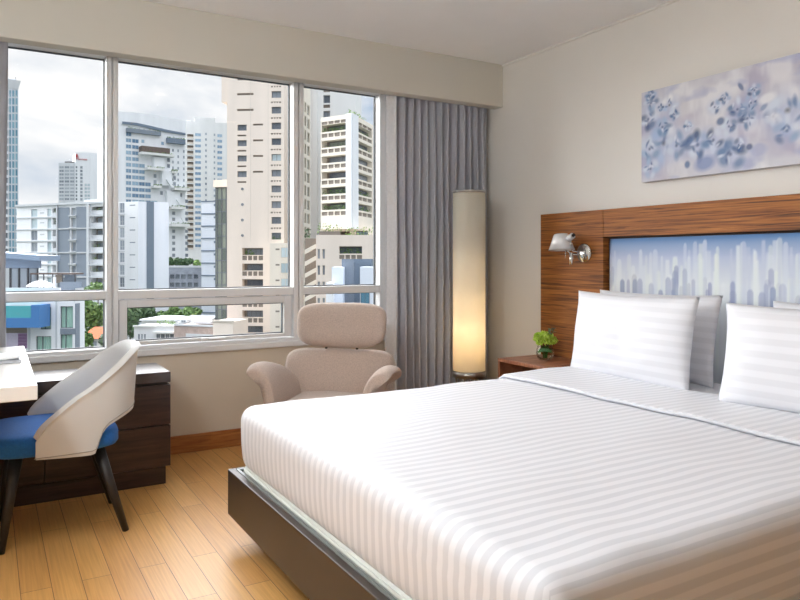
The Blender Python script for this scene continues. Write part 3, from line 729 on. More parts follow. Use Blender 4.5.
# ================================================================== VASE AND FLOWERS
VX, VY, VZ = 3.06, 3.375, nzt
vs = thing('vase', 'small round glass vase of water with dark leaf lining on the nightstand', 'vase', (VX, VY, VZ))
prof = [(0, .003), (.036, .003), (.05, .018), (.0575, .045), (.053, .074), (.046, .092), (.048, .098), (.0455, .098), (.0435, .092), (.0505, .073), (.0545, .045), (.047, .021), (.034, .008), (0, .008)]
obj('glass_bowl', G().lathe(prof, 40, (VX, VY, VZ)), M['vase'], vs)
obj('water', G().lathe([(0, .009), (.033, .009), (.0462, .022), (.0535, .045), (.052, .06), (0, .06)], 32, (VX, VY, VZ)), M['water'], vs)
def fn(u, v):
    a = 2*PI*u; z = .052+.020*v+.008*math.sin(a*2); r = .048-.010*max(0, (z-.055)/.03)
    return Vector((VX+r*math.cos(a), VY+r*math.sin(a), VZ+z))
obj('leaf_lining', G().grid(fn, 40, 4, wrap_u=True), M['wrap'], vs)
heads = [(0, 0, .150, .034), (.042, .012, .138, .03), (-.038, .02, .140, .031), (.012, -.04, .136, .03), (-.026, -.034, .134, .03), (.03, .042, .137, .029), (-.012, .046, .139, .03), (-.052, -.008, .126, .027), (.05, -.024, .125, .026)]
for i, (dx, dy, dz, r) in enumerate(heads):
    f = thing('flower', 'lime green ruffled flower head in the round glass vase', 'flower', (VX+dx, VY+dy, VZ+dz-.03), group='lime green flowers in the glass vase')
    g = G(); R_ = random.Random(60+i); c = Vector((VX+dx, VY+dy, VZ+dz))
    for _ in range(110):
        d = Vector((R_.gauss(0, 1), R_.gauss(0, 1), R_.gauss(.25, 1))).normalized(); p = c+d*r*R_.uniform(.55, .95)
        e1 = d.cross(Vector((R_.gauss(0, 1), R_.gauss(0, 1), R_.gauss(0, 1)))).normalized(); e2 = (d+e1.cross(d)*R_.uniform(-.9, .9)).normalized(); z = r*.34
        g.quad([p-e1*z*.5, p+e1*z*.5, p+e1*z*.6+e2*z, p-e1*z*.4+e2*z*1.1])
    obj('flower_head', g, M['lime'], f, recalc=False)
    obj('stem', G().tube([(VX+dx*.2, VY+dy*.2, VZ+.014), (VX+dx*.45, VY+dy*.45, VZ+.09), (c.x, c.y, c.z-.01)], .0028, 6), M['stem'], f)
def sprig(label, tip, n, seed):
    s_ = thing('leaf_sprig', label, 'leaves', (VX, VY, VZ+.02)); a = Vector((VX, VY-.01, VZ+.05)); b = Vector(tip)
    obj('stem', G().tube([a, (a+b)/2+Vector((0, 0, .02)), b], .0022, 6), M['stem'], s_)
    R_ = random.Random(seed); g = G()
    for k in range(n):
        t = .62+.38*k/(n-1); p = a.lerp(b, t)+Vector((0, 0, .02*(1-abs(2*t-1)))); d = Vector((R_.uniform(-1, 1), R_.uniform(-1, 1), R_.uniform(.1, .9))).normalized(); e = d.cross(Vector((0, 0, 1))).normalized()*.009; l = .026
        g.quad([p, p+d*l*.5+e, p+d*l, p+d*l*.5-e])
    obj('leaflets', g, M['greyleaf'], s_, solid=.0008)
sprig('grey green leaf sprig rising from the flowers in the glass vase', (VX+.02, VY-.062, VZ+.205), 12, 1)
sprig('short green sprig behind the lime flowers in the glass vase', (VX+.03, VY-.015, VZ+.198), 8, 2)
# ================================================================== THE CITY OUTSIDE
ZG = -26.0
def glass_mat(name, c1, c2, rough=.12):
    m, nt, b = base_mat(name); N = nt.nodes; L = nt.links
    oi = N.new('ShaderNodeObjectInfo'); r = N.new('ShaderNodeValToRGB')
    r.color_ramp.elements[0].color = lin(c1)+(1,); r.color_ramp.elements[1].color = lin(c2)+(1,)
    L.new(oi.outputs['Random'], r.inputs['Fac']); L.new(r.outputs[0], b.inputs['Base Color']); b.inputs['Roughness'].default_value = rough
    b.inputs['Specular IOR Level'].default_value = .35; return m
def render_wall(name, c, var=.05, streak=True):
    return mat(name, c, .85, var=var, vscale=.35, stretch=(1, 1, .12) if streak else (1, 1, 1))
E_ = dict(
 beige=render_wall('beige_render', (238, 224, 211)), beige2=render_wall('cream_render', (236, 227, 213)), white=render_wall('white_render', (232, 234, 237)),
 offwhite=render_wall('offwhite_render', (226, 226, 224)), palegrey=render_wall('pale_grey_render', (206, 209, 213)), bluewhite=render_wall('blue_white_render', (222, 228, 238)),
 greypanel=render_wall('grey_cladding', (126, 136, 148), .07), slab=render_wall('grey_slab', (196, 200, 204)), stripe=render_wall('slate_stripe', (112, 126, 142)),
 dark=mat('dark_recess', (92, 90, 88), .8), shadowin=mat('taupe_recess', (140, 130, 120), .8), brown=mat('brown_pergola', (104, 90, 84), .7),  # taupe and dark backings carry the shade of openings in their colour
 roofblue=mat('blue_grey_canopy', (142, 158, 180), .5), greyroof=mat('grey_roof', (150, 152, 154), .8), poolblue=mat('pool_blue_tiles', (70, 124, 182), .4),
 water=mat('pool_glass', (78, 168, 176), .15), lattice=mat('purple_lattice', (128, 78, 132), .7), latticebg=mat('lilac_panel', (206, 196, 214), .7),
 rail=mat('pale_rail', (214, 204, 192), .7), brick=mat('pinkish_brick', (176, 158, 150), .9, var=.12, vscale=1.2), orange=mat('orange_roof_tiles', (196, 96, 54), .8, var=.12, vscale=2),
 red=mat('red_sign', (190, 50, 54), .6), steel=mat('dark_post', (78, 80, 84), .5), umb=mat('white_umbrella', (244, 244, 242), .8),
 wframe=mat('window_alu', (196, 200, 204), .5), dframe=mat('dark_alu', (98, 102, 108), .5), curtaing=mat('pale_green_drapes', (170, 204, 192), .8, var=.12, vscale=3, stretch=(6, 6, .1)),
 g_dark=glass_mat('smoked_glass', (96, 104, 114), (146, 154, 162)), g_blue=glass_mat('blue_glass', (96, 128, 158), (160, 186, 206)), g_teal=glass_mat('teal_glass', (76, 124, 146), (132, 172, 188)),
 g_grey=glass_mat('grey_glass', (120, 128, 138), (172, 180, 188)), g_green=glass_mat('green_grey_glass', (92, 102, 98), (140, 148, 138)), g_clear=glass_mat('pale_glass', (170, 190, 198), (206, 220, 224)),
 leaf=leaf_mat('tree_leaves', (58, 92, 48), (128, 158, 88)), leafd=leaf_mat('dark_tree_leaves', (48, 76, 50), (96, 124, 80)), leafl=leaf_mat('light_plants', (96, 136, 66), (164, 190, 110)), bark=mat('bark', (92, 76, 62), .9),
 darkback=mat('light_damping_back', (40, 46, 52), .3),  # unseen building backs coloured dark to cut bounced sunlight
 ground=mat('city_ground', (66, 72, 62), .9, var=.2, vscale=.05))
CACHE = {}
class Fac:
    """a facade plane from plan point a (left) to b (right); u runs along it, z is height, n points to the street"""
    def __init__(s, root, a, b): s.root = root; s.a = a; s.L = (b-a).length; s.t = (b-a)/s.L; s.n = Vector((s.t.y, -s.t.x, 0)); s.rz = math.atan2(s.t.y, s.t.x)
    def uz(s, px, py):
        r = ray(px, py); k = s.n.dot(s.a)/s.n.dot(r); p = r*k; return (p-s.a).dot(s.t), p.z+EYE
    def u(s, px): return s.uz(px, 260)[0]
    def z(s, px, py): return s.uz(px, py)[1]
    def rect(s, x0, y0, x1, y1): m = (x0+x1)/2; return (s.u(x0), s.z(m, y1), s.u(x1), s.z(m, y0))
    def P(s, u, z, off=0): q = s.a+s.t*u-s.n*off; return Vector((q.x, q.y, z))
    def wall(s, name, z0, z1, holes, m, thick=12, rec=.3, back=None, u0=0, u1=None, skin=False):
        u1 = s.L if u1 is None else u1; g = G()
        us = sorted({round(v, 3) for h in holes for v in (h[0], h[2]) if u0 < v < u1} | {u0, u1}); zs = sorted({round(v, 3) for h in holes for v in (h[1], h[3]) if z0 < v < z1} | {z0, z1})
        hs = [tuple(round(v, 3) for v in h[:4])+(h[4] if len(h) > 4 else rec,) for h in holes]
        for zi, (a, b) in enumerate(zip(zs, zs[1:])):
            run = None
            for c, d in list(zip(us, us[1:]))+[(None, None)]:
                inside = c is None or any(h[0] <= (c+d)/2 <= h[2] and h[1] <= (a+b)/2 <= h[3] for h in hs)
                if not inside: run = (run[0] if run else c, d)
                elif run: g.quad([s.P(run[0], a), s.P(run[1], a), s.P(run[1], b), s.P(run[0], b)]); run = None
        for h in hs:
            a, b, c, d, r = h
            for q in (((a, b), (c, b)), ((c, b), (c, d)), ((c, d), (a, d)), ((a, d), (a, b))):
                g.quad([s.P(*q[0]), s.P(*q[0], r), s.P(*q[1], r), s.P(*q[1])])
            g.quad([s.P(a, b, r), s.P(c, b, r), s.P(c, d, r), s.P(a, d, r)], 1)
        if skin: return obj(name, g, [m, back or E_['dark'], E_['darkback']], s.root, recalc=False)
        g.quad([s.P(u0, z0), s.P(u0, z1), s.P(u0, z1, thick), s.P(u0, z0, thick)]); g.quad([s.P(u1, z0), s.P(u1, z0, thick), s.P(u1, z1, thick), s.P(u1, z1)])
        g.quad([s.P(u0, z1), s.P(u1, z1), s.P(u1, z1, thick), s.P(u0, z1, thick)]); g.quad([s.P(u0, z0, thick), s.P(u0, z1, thick), s.P(u1, z1, thick), s.P(u1, z0, thick)], 2)
        return obj(name, g, [m, back or E_['dark'], E_['darkback']], s.root, recalc=False)
    def part(s, name, key, make, mats, u, z, off=0):
        k = (name, tuple(x.name for x in mats))+tuple(round(v, 2) if isinstance(v, float) else v for v in key)
        if k not in CACHE:
            g = make(); bmesh.ops.recalc_face_normals(g.b, faces=g.b.faces[:]); me = bpy.data.meshes.new(name); g.b.to_mesh(me); g.b.free()
            for m in mats: me.materials.append(m)
            CACHE[k] = me
        o = bpy.data.objects.new(name, CACHE[k]); COL.objects.link(o); o.parent = s.root
        o.location = s.P(u, z, off)-s.root.matrix_basis.translation; o.rotation_euler = (0, 0, s.rz); return o
    def window(s, r, off=0, nm=1, fw=.07, frame='wframe', glass='g_dark', name='window', hb=0):
        w, h = r[2]-r[0], r[3]-r[1]
        def mk():
            g = G(); g.box(0, .04, 0, w, .08, h, 1)
            for q in ((0, 0, fw, h), (w-fw, 0, w, h), (fw, 0, w-fw, fw), (fw, h-fw, w-fw, h)): g.box(q[0], 0, q[1], q[2], .07, q[3])
            for k in range(nm): x = w*(k+1)/(nm+1); g.box(x-fw*.4, .005, fw, x+fw*.4, .065, h-fw)
            if hb: g.box(fw, .005, h*hb-fw*.4, w-fw, .065, h*hb+fw*.4)
            return g
        return s.part(name, (w, h, nm, fw, hb), mk, [E_[frame], E_[glass]], r[0], r[1], off)
    def slab(s, name, r, d, m, off=0):
        w, h = r[2]-r[0], r[3]-r[1]
        return s.part(name, (w, h, d), lambda: G().box(0, 0, 0, w, d, h), [E_[m]], r[0], r[1], off)
    def grille(s, name, r, m, back, off=0, nb=3, d=.2):
        w, h = r[2]-r[0], r[3]-r[1]
        def mk():
            g = G(); g.box(0, d*.6, 0, w, d*.7, h, 1)
            for k in range(1, nb): x = w*k/nb; g.box(x-.12, 0, 0, x+.12, d*.6, h)
            return g
        return s.part(name, (w, h, nb, d), mk, [E_[m], E_[back]], r[0], r[1], off)
    def plants(s, r, off, seed, n=60, size=.16, m='leafl', name='balcony_planting'):
        w, h = r[2]-r[0], r[3]-r[1]
        def mk():
            g = G(); R = random.Random(seed)
            for _ in range(n):
                p = Vector((R.uniform(0, w), R.uniform(-.3, .3), h*R.random()**1.3)); d = Vector((R.gauss(0, 1), R.gauss(0, 1), R.gauss(0, 1))).normalized(); e1 = d.orthogonal().normalized(); e2 = d.cross(e1); z = size*R.uniform(.6, 1.5)
                g.quad([p-e1*z, p-e2*z*.6, p+e1*z, p+e2*z*.6])
            return g
        o = s.part(name, (w, h, seed), mk, [E_[m]], r[0], r[1], off); o['kind'] = 'stuff'; return o
def tower(name, label, px, dep, cat='building', group=None): p = spot(px, dep); return thing(name, label, cat, (p.x, p.y, ZG), group=group)
c_ = lambda u, du: (u, u+du)

struct(obj('ground', G().box(-420, 30, ZG-1, 900, 1000, ZG), E_['ground']), 'grey street level ground far below the window', 'ground')

# ---- blue glass tower at the left edge
t = tower('glass_tower', 'slim blue glass tower with flared grey cap at far left', 2, 300)
f = Fac(t, spot(-14, 300), spot(18.3, 308.5)); zt = f.z(12, 88.5)
f.wall('facade', ZG, zt, [], E_['palegrey'], 11)
for i in range(21):
    y0 = 90+7.9*i
    for a, b in ((9, 11.2), (11.9, 14.7), (15.2, 17.7)): f.window(f.rect(a, y0, b, y0+6.9), -.06, 0, .12, glass='g_teal')
    f.slab('balcony', f.rect(3.2, y0+6.4, 8.2, y0+8.6), 1.0, 'white', -1.0)
    if i % 1 == 0: f.window(f.rect(4.4, y0, 7.8, y0+6), -.06, 0, .12, glass='g_dark')
f.slab('facade_fin', (f.u(11.3), ZG, f.u(11.8), zt), .3, 'bluewhite', -.35); f.slab('facade_fin', (f.u(17.8), ZG, f.u(18.3), zt), .3, 'bluewhite', -.3)
g = G(); a0, a1 = f.u(-14), f.u(18.2); b0, b1 = f.u(-16), f.u(20.2); z0, z1 = zt, f.z(12, 80)
lo = [f.P(a0, z0, -.2), f.P(a1, z0, -.2), f.P(a1, z0, 11), f.P(a0, z0, 11)]; hi = [f.P(b0, z1, -1), f.P(b1, z1, -1), f.P(b1, z1, 12), f.P(b0, z1, 12)]
for k in range(4): g.quad([lo[k], lo[(k+1) % 4], hi[(k+1) % 4], hi[k]])
g.quad(hi); obj('roof_cap', g, E_['palegrey'], t)
f.slab('roof_plant', f.rect(8, 77.5, 17, 80), 4, 'white', 2)
obj('antenna', G().tube([f.P(f.u(17.5), z1, 3), f.P(f.u(17.5), z1+2.2, 3)], .15, 6), E_['steel'], t)

# ---- far white hotel tower with red sign
t = tower('hotel_tower', 'distant white tower with a small red sign near its roof', 80, 600)
f = Fac(t, spot(58.5, 600), spot(75.3, 600)); f2 = Fac(t, spot(75.3, 600), spot(103.5, 611))
f.wall('wing', ZG, f.z(66, 162.8), [], E_['palegrey'], 25); f2.wall('tower_block', ZG, f2.z(90, 153.6), [], E_['white'], 30)
g = G(); n_ = 8
top = [(75.3+28.2*k/n_, 153.6-1.0*math.sin(PI*k/n_)) for k in range(n_+1)]
for (xa, ya), (xb, yb) in zip(top, top[1:]):
    ua, ub = f2.u(xa), f2.u(xb); zb = f2.z(90, 153.6); za_, zb_ = zb+(153.6-ya)*.86, zb+(153.6-yb)*.86
    g.quad([f2.P(ua, zb), f2.P(ub, zb), f2.P(ub, zb_), f2.P(ua, za_)]); g.quad([f2.P(ua, za_), f2.P(ub, zb_), f2.P(ub, zb_, 30), f2.P(ua, za_, 30)])
obj('curved_roof', g, E_['white'], t)
for i in range(10):
    y = 166+3.55*i
    for a, b in ((59.2, 64), (64.6, 69.4), (70, 74.4)): f.window(f.rect(a, y, b, y+(2.2 if i > 4 else 2.6)), -.1, 1, .25, glass='g_grey')
    f2.window(f2.rect(75.6, y, 77.4, y+2.4), -.1, 0, .2, glass='g_dark'); f2.window(f2.rect(80, y, 82.8, y+2.8), -.1, 0, .3, glass='g_grey')
    if i > 4: f2.window(f2.rect(84.6, y, 87, y+2.4), -.1, 0, .3, glass='g_clear'); f2.window(f2.rect(87.4, y, 90, y+2.4), -.1, 0, .3, glass='g_clear')
f.slab('roof_plant', f.rect(62, 160.6, 73, 162.9), 8, 'dark', 5); f.slab('roof_plant', f.rect(73, 159, 75.2, 162.9), 8, 'steel', 5)
# sign: a peaked red emblem over a line of small red letters
r = f2.rect(75.6, 153.8, 78.6, 157.6); w_, h_ = r[2]-r[0], r[3]-r[1]; g = G()
for pl in ([(0, 0), (.22, 0), (.42, .62), (.36, 1), (.28, 1)], [(.28, 0), (.46, 0), (.66, .75), (.58, 1), (.5, 1)], [(.62, 0), (1, 0), (.7, .8)]):
    pts = [f2.P(r[0]+x*w_, r[1]+z*h_, -.4) for x, z in pl]; pts2 = [f2.P(r[0]+x*w_, r[1]+z*h_, 0) for x, z in pl]; g.quad(pts)
    for k in range(len(pts)): g.quad([pts[k], pts[(k+1) % len(pts)], pts2[(k+1) % len(pts)], pts2[k]])
obj('sign_emblem', g, E_['red'], t)
cu = bpy.data.curves.new('sign_lettering', 'FONT'); cu.body = 'Marriott'; cu.extrude = .15; cu.materials.append(E_['red'])
o = bpy.data.objects.new('sign_lettering', cu); COL.objects.link(o); o.parent = t
r = f2.rect(76, 157.9, 87, 160); bpy.context.view_layer.update(); sx_ = (r[2]-r[0])/max(o.dimensions.x, .1); o.scale = (sx_, sx_*.8, 1)
me = bpy.data.meshes.new_from_object(o.evaluated_get(bpy.context.evaluated_depsgraph_get())); bpy.data.objects.remove(o)
me.materials.clear(); me.materials.append(E_['red']); o = bpy.data.objects.new('sign_lettering', me); COL.objects.link(o); o.parent = t; o.scale = (sx_, sx_*.8, 1)
o.rotation_euler = (PI/2, 0, f2.rz); o.location = f2.P(r[0], r[1], -.3)-t.matrix_basis.translation

# ---- grey and white apartment block behind the roof terrace
t = tower('apartment_block', 'long grey and white apartment block with balconies behind the roof terrace', 60, 180)
f = Fac(t, spot(16.5, 184), spot(104.6, 172.4)); zt = f.z(97, 203.6); lv = [zt-.5]+[f.z(97, y) for y in (215.8, 228.1, 240.4, 252.6, 264.8, 277.2, 289.5, 301.8)]
holes = []
for k in range(8):
    a, b = lv[k+1], lv[k]
    holes += [(f.u(31), a+.25, f.u(37.3), b-.3, .25), (f.u(47.2), a+.25, f.u(51.4), b-.3, .25), (f.u(52.4), a+.25, f.u(56.8), b-.2, 1.5), (f.u(91.2), a+.3, f.u(103.4), b-.2, 1.7), (f.u(70.6), a+.3, f.u(75.9), b-.3, .5)]
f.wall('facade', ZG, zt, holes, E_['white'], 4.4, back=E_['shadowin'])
for k in range(8):
    a, b = lv[k+1], lv[k]; h = holes[k*5:k*5+5]
    f.window(h[0][:4], .2, 1, .08, glass='g_clear' if k < 2 else 'g_grey'); f.window(h[1][:4], .2, 0, .08, glass='g_clear')
    f.window((h[2][0], a+.25, h[2][2], b-.5), 1.4, 0, .08, glass='g_dark'); f.window((h[3][0]+.5, a+.3, h[3][2], b-.5), 1.6, 2, .08, glass='g_grey'); f.window((h[4][0]+.2, a+.3, h[4][2]-.3, b-.3), .4, 0, .08, glass='g_grey')
    f.slab('balcony_rail', (h[3][0], a+.35, h[3][2], a+1.35), .05, 'palegrey', .05); f.slab('balcony_rail', (h[2][0], a+.3, h[2][2], a+1.2), .05, 'palegrey', .05)
    f.slab('ledge', (f.u(69.6), a+.05, f.u(76.6), a+.3), .8, 'slab', -.5)
    f.slab('floor_slab', (f.u(16.5), a-.12, f.u(57.2), a+.18), .25, 'slab', -.2); f.slab('floor_slab', (f.u(90.4), a-.15, f.u(105), a+.25), .5, 'slab', -.45)
    f.slab('vent_slot', (f.u(40), b-1.5, f.u(44.2), b-1.15), .1, 'slab', -.03)
    if k in (0, 1): f.plants((h[2][0], a+.4, h[2][2], b-.4), .8, 10+k, 70, .16, 'leaf')
    if k in (0, 3, 4, 5): f.plants((h[3][0]+.2, a+1, h[3][0]+(2.6 if k != 4 else 1.4), a+2), .4, 20+k, 40, .16)
for k in range(0, 8, 2):
    a, b = lv[min(k+2, 8)]+.2, lv[k]-.15
    f.slab('cladding_panel', (f.u(58.4), a, f.u(69.6), b), .2, 'greypanel', -.15); f.slab('cladding_panel', (f.u(76.6), a, f.u(88), b), .2, 'greypanel', -.15)
    f.slab('floor_slab', (f.u(57.4), a-.35, f.u(88.2), a-.05), .4, 'slab', -.35)
f.slab('party_wall', (f.u(88.2), ZG, f.u(90.6), zt), .6, 'slab', -.6); f.slab('party_wall', (f.u(57.2), ZG, f.u(58.3), zt), .4, 'slab', -.4)
f.slab('roof_edge', (0, zt, f.L, zt+.5), 4.8, 'slab', -.5)
f.slab('roof_screen', f.rect(78, 198.8, 104, 203), .3, 'white', 2)

# ---- white end block with one slate stripe
t = tower('white_block', 'plain white block with one dark slate stripe behind the middle window', 140, 175)
f = Fac(t, spot(112, 177), spot(138.2, 174)); f2 = Fac(t, spot(138.2, 174), spot(168.8, 176.8)); zt = f.z(130, 201.7); ys = [205.3+12.42*k for k in range(9)]
holes = [f.rect(119.4, y-2.4, 124.4, y+7.5)+(.3,) for y in ys]
f.wall('facade', ZG, zt, holes, E_['white'], 8); f2.wall('stair_core', ZG, zt, [], E_['bluewhite'], 8)
for k, y in enumerate(ys):
    f.window(holes[k][:4], .2, 1, .1, glass='g_grey', hb=.35); f.slab('vent_slot', f.rect(129.8, y-.55, 135.2, y+.35), .12, 'greypanel', -.04)
    f.slab('slim_band', f.rect(118, y+8.6, 125, y+9.1), .2, 'slab', -.15)  # slim grey band below each window
f2.slab('slate_stripe', (f2.u(146.6), ZG, f2.u(154), zt+.02), .2, 'stripe', -.12)

# ---- white tower with stepped terraces
t = tower('terraced_tower', 'white tower with stepping terraces and blue windows under a curved roof', 150, 360)
f = Fac(t, spot(113, 348), spot(185.5, 372)); zt = f.z(122, 122.5)
f.wall('facade', ZG, f.z(122, 124), [], E_['white'], 25)
g = G(); n_ = 10; tp = [(113, 110.9), (120, 111.6), (136.7, 112.6), (150, 114.6), (165, 117.5), (185.5, 121.2)]
for (xa, ya), (xb, yb) in zip(tp, tp[1:]):
    pts = [(f.u(xa), f.z(122, 125)), (f.u(xb), f.z(122, 125)), (f.u(xb), f.z(xb, yb)), (f.u(xa), f.z(xa, ya))]
    g.quad([f.P(*p, -.3) for p in pts]); g.quad([f.P(*pts[3], -.3), f.P(*pts[2], -.3), f.P(*pts[2], 20), f.P(*pts[3], 20)])
g.quad([f.P(f.u(185.5), f.z(122, 125), -.3), f.P(f.u(185.5), f.z(122, 125), 20), f.P(f.u(185.5), f.z(185.5, 121.2), 20), f.P(f.u(185.5), f.z(185.5, 121.2), -.3)])
obj('curved_crown', g, E_['white'], t)
g = G(); st = [(121.7, 121.6, 124), (136, 123, 125.6), (150, 126, 128.6), (165, 129.6, 132), (185, 133.4, 135.2)]
for (xa, ya, yc_), (xb, yb, yd) in zip(st, st[1:]):
    q = [(f.u(xa), f.z(xa, yc_)), (f.u(xb), f.z(xb, yd)), (f.u(xb), f.z(xb, yb)), (f.u(xa), f.z(xa, ya))]
    g.quad([f.P(*p, -.8) for p in q]); g.quad([f.P(*q[3], -.8), f.P(*q[2], -.8), f.P(*q[2], 0), f.P(*q[3], 0)]); g.quad([f.P(*q[0], -.8), f.P(*q[0], 0), f.P(*q[1], 0), f.P(*q[1], -.8)])
obj('crown_band', g, E_['stripe'], t)
zr = [f.z(128, 130.2+6.1*k) for k in range(13)]
cols = [(125.8, 131.3, 0), (132, 138.7, 1), (138.9, 144.8, 5), (145, 150.8, 8), (151, 157.4, 11)]
for k, z in enumerate(zr):
    for a, b, k0 in cols:
        if k >= k0: f.window((f.u(a), z-3, f.u(b), z-1.0), -.1, 1, .15, glass='g_blue')
    if 2 <= k <= 8: f.window((f.u(172), z-2.4, f.u(173.8), z-.9), -.1, 0, .12, glass='g_grey'); f.window((f.u(177.3), z-2.4, f.u(179), z-.9), -.1, 0, .12, glass='g_grey'); f.window((f.u(183), z-2.4, f.u(184.6), z-.9), -.1, 0, .12, glass='g_grey')
    if k in (1, 2, 3): f.window((f.u(141.3), z-2.6, f.u(144.4), z-.8), -.1, 0, .15, glass='g_blue')
    if k in (1, 2): f.window((f.u(161), z-2.6, f.u(164), z-.8), -.1, 0, .15, glass='g_blue')
for (x, y) in ((167, 158), (167, 164), (153.5, 174), (153.5, 180), (173, 176), (173, 182), (179, 193), (160, 191)): f.window(f.rect(x, y, x+3, y+4), -.1, 0, .15, glass='g_grey')
for x, n_ in ((172, 11), (185, 11), (191.8, 8)):
    for k in range(n_):
        if x < 185.5: f.window(f.rect(x, 199.5+6*k, x+3.2, 203+6*k), -.1, 0, .15, glass='g_dark')
def terrace(x0, x1, y0, y1, d, m, green=True, seed=0):
    f.slab('terrace', f.rect(x0, y0, x1, y1), d, m, -d)
    r = f.rect(x0, y0-1.2, x1, y0+.4)
    if green: f.plants((r[0], r[1], r[2], r[3]), -d+.3, seed, 60, .35, 'leaf', 'terrace_planting')
terrace(125.8, 160, 130.2, 134.2, 1.5, 'greypanel', True, 1); terrace(166, 184, 139, 144, 2, 'stripe', True, 2)
terrace(139, 167, 148, 154.2, 4, 'brown', False); terrace(138, 171, 154.2, 156.4, 5, 'offwhite', True, 3)
terrace(144, 161, 168.6, 171, 5, 'offwhite', True, 4); terrace(169, 175, 171.5, 173.5, 4, 'offwhite', True, 5)
terrace(151, 159, 186, 188.4, 4, 'offwhite', True, 6); terrace(171, 186, 188.4, 191, 5, 'offwhite', True, 7)
terrace(168, 186, 224, 227, 5, 'offwhite', True, 8); terrace(168, 182, 207, 209.5, 5, 'offwhite', True, 9)
for (x0, y0, x1, y1) in ((152, 158, 163, 168.6), (160, 172, 170, 186), (165, 192, 178, 207)):
    f.slab('bay', f.rect(x0, y0, x1, y1), 3, 'white', -3)
for (x0, y0) in ((163.5, 180), (173.5, 200), (178, 218)):
    a = [f.P(f.u(x0), f.z(x0, y0), -3), f.P(f.u(x0+2.4), f.z(x0, y0), -3), f.P(f.u(x0+8), f.z(x0, y0+8), -3), f.P(f.u(x0+5), f.z(x0, y0+8), -3)]
    b = [p+f.n*1.2 for p in a]; g = G(); g.quad(b)
    for k in range(4): g.quad([a[k], a[(k+1) % 4], b[(k+1) % 4], b[k]])
    obj('sloping_fin', g, E_['white'], t)

# ---- tall slim cream tower beside it
t = tower('cream_tower', 'slim cream tower with narrow balcony columns between terraced and beige towers', 205, 395)
f = Fac(t, spot(185, 390), spot(229, 397)); zt = f.z(205, 122)
holes = [f.rect(187.2, 134+5.55*k, 193.4, 138+5.55*k)+(1.2,) for k in range(21)]
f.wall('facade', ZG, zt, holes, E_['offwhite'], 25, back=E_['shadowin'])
f.slab('roof_block', f.rect(194.5, 117.8, 215, 122.2), 15, 'offwhite', 0); f.slab('roof_block', f.rect(186, 119.6, 191, 122.2), 10, 'offwhite', 1)
for k in range(21):
    y = 133.2+5.55*k
    f.window(f.rect(195, y, 201, y+3), -.1, 1, .15, glass='g_blue'); f.window(f.rect(217.2, y+1, 222.2, y+4), -.1, 1, .15, glass='g_blue')
    f.window(f.rect(205, y-.5, 206.9, y+2), -.1, 0, .12, glass='g_grey'); f.window(f.rect(213.6, y+.4, 215.3, y+2.8), -.1, 0, .12, glass='g_grey')
    f.slab('balcony_rail', f.rect(187, y+3.6, 193.6, y+5.2), .2, 'rail', -.25)

# ---- big beige tower in the middle window
t = tower('beige_tower', 'big beige tower with square windows filling the middle window', 255, 142)
f = Fac(t, spot(227, 143), spot(284, 142)); zt = 48
lw = [f.rect(237.4, y, 246.6, y+6) for y in (124.6, 140.1, 155.4, 171.1)]; rw = [f.rect(271.5, 75.2+15.75*k, 281, 82+15.75*k) for k in range(11)]
bo = [f.rect(242.2, y, 263, y+7) for y in (248, 263.6, 279.2, 294.8, 310.4, 326)]
ls = [f.rect(237.4, y, 246.2, y+1.7) for y in (134.6, 149.9, 165.4, 181.2)]; us = [f.rect(237, y, 253.5, y+2.2) for y in (93, 108.8, 78)]; ms = [f.rect(253, y, 263, y+1.9) for y in (123.6, 139.4, 155.0, 170.8)]
rs = [f.rect(270.8, 85.7+15.75*k, 281, 87.3+15.75*k) for k in range(11)]; bg_ = [f.rect(242.2, y, 263, y+4.4) for y in (255.8, 271.4, 287, 302.6, 318.2)]
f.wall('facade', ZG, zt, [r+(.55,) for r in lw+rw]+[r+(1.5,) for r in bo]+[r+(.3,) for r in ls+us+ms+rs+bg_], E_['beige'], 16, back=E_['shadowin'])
for r in lw: f.window(r, .4, 1, .09, 'dframe', 'g_dark')
for k, r in enumerate(rw): f.window(r, .4, 1, .09, 'dframe', 'g_dark' if k != 5 else 'g_clear')
for r in bo: f.window((r[0]+.6, r[1], r[2], r[3]-.2), 1.4, 3, .08, 'dframe', 'g_dark')
for r in bg_: f.grille('balcony_rail', r, 'beige', 'shadowin', .05, 4)
for r in rs: f.grille('sun_shade', r, 'beige', 'shadowin', .05, 4)
f.plants((bo[0][0]+.5, bo[0][1]+.1, bo[0][0]+2.4, bo[0][1]+1), .5, 31, 50, .16, 'leaf'); f.plants((rw[10][0]+.2, rw[10][1], rw[10][2]-.2, rw[10][1]+.8), .3, 32, 40, .14, 'leaf')
for y in (189, 204.5, 220, 235.5):
    u_, z_ = f.uz(242.4, y); f.part('porthole', (1,), lambda: G().lathe([(0, 0), (.2, 0), (.2, .06), (.27, .06), (.27, -.03)], 16, (0, 0, 0), axis=(0, -1, 0)), [E_['greypanel']], u_, z_, 0)
f.slab('oriel', f.rect(221, 60, 228.2, 101.5), 4, 'beige', .3)
for x in (250.5, 268): f.slab('facade_joint', (f.u(x), f.z(250, 242), f.u(x+.25), zt), .06, 'rail', -.02)
f.slab('annex', f.rect(274.5, 243.5, 293, 420), 6, 'beige2', -3.5)
fa = Fac(t, f.P(f.u(274.5), 0, -3.5), f.P(f.u(293), 0, -3.5))
for y in (248.5, 264, 279.5, 295, 310.5, 326): fa.slab('vent_slot', fa.rect(275.6, y, 279.5, y+1.6), .1, 'shadowin', -.03); fa.window(fa.rect(281, y-1, 289.5, y+9), -.05, 1, .08, 'rail', 'g_clear')
f2 = Fac(t, f.P(f.L, 0), f.P(f.L, 0)+(spot(311, 168)-spot(284, 142)))
wn = []
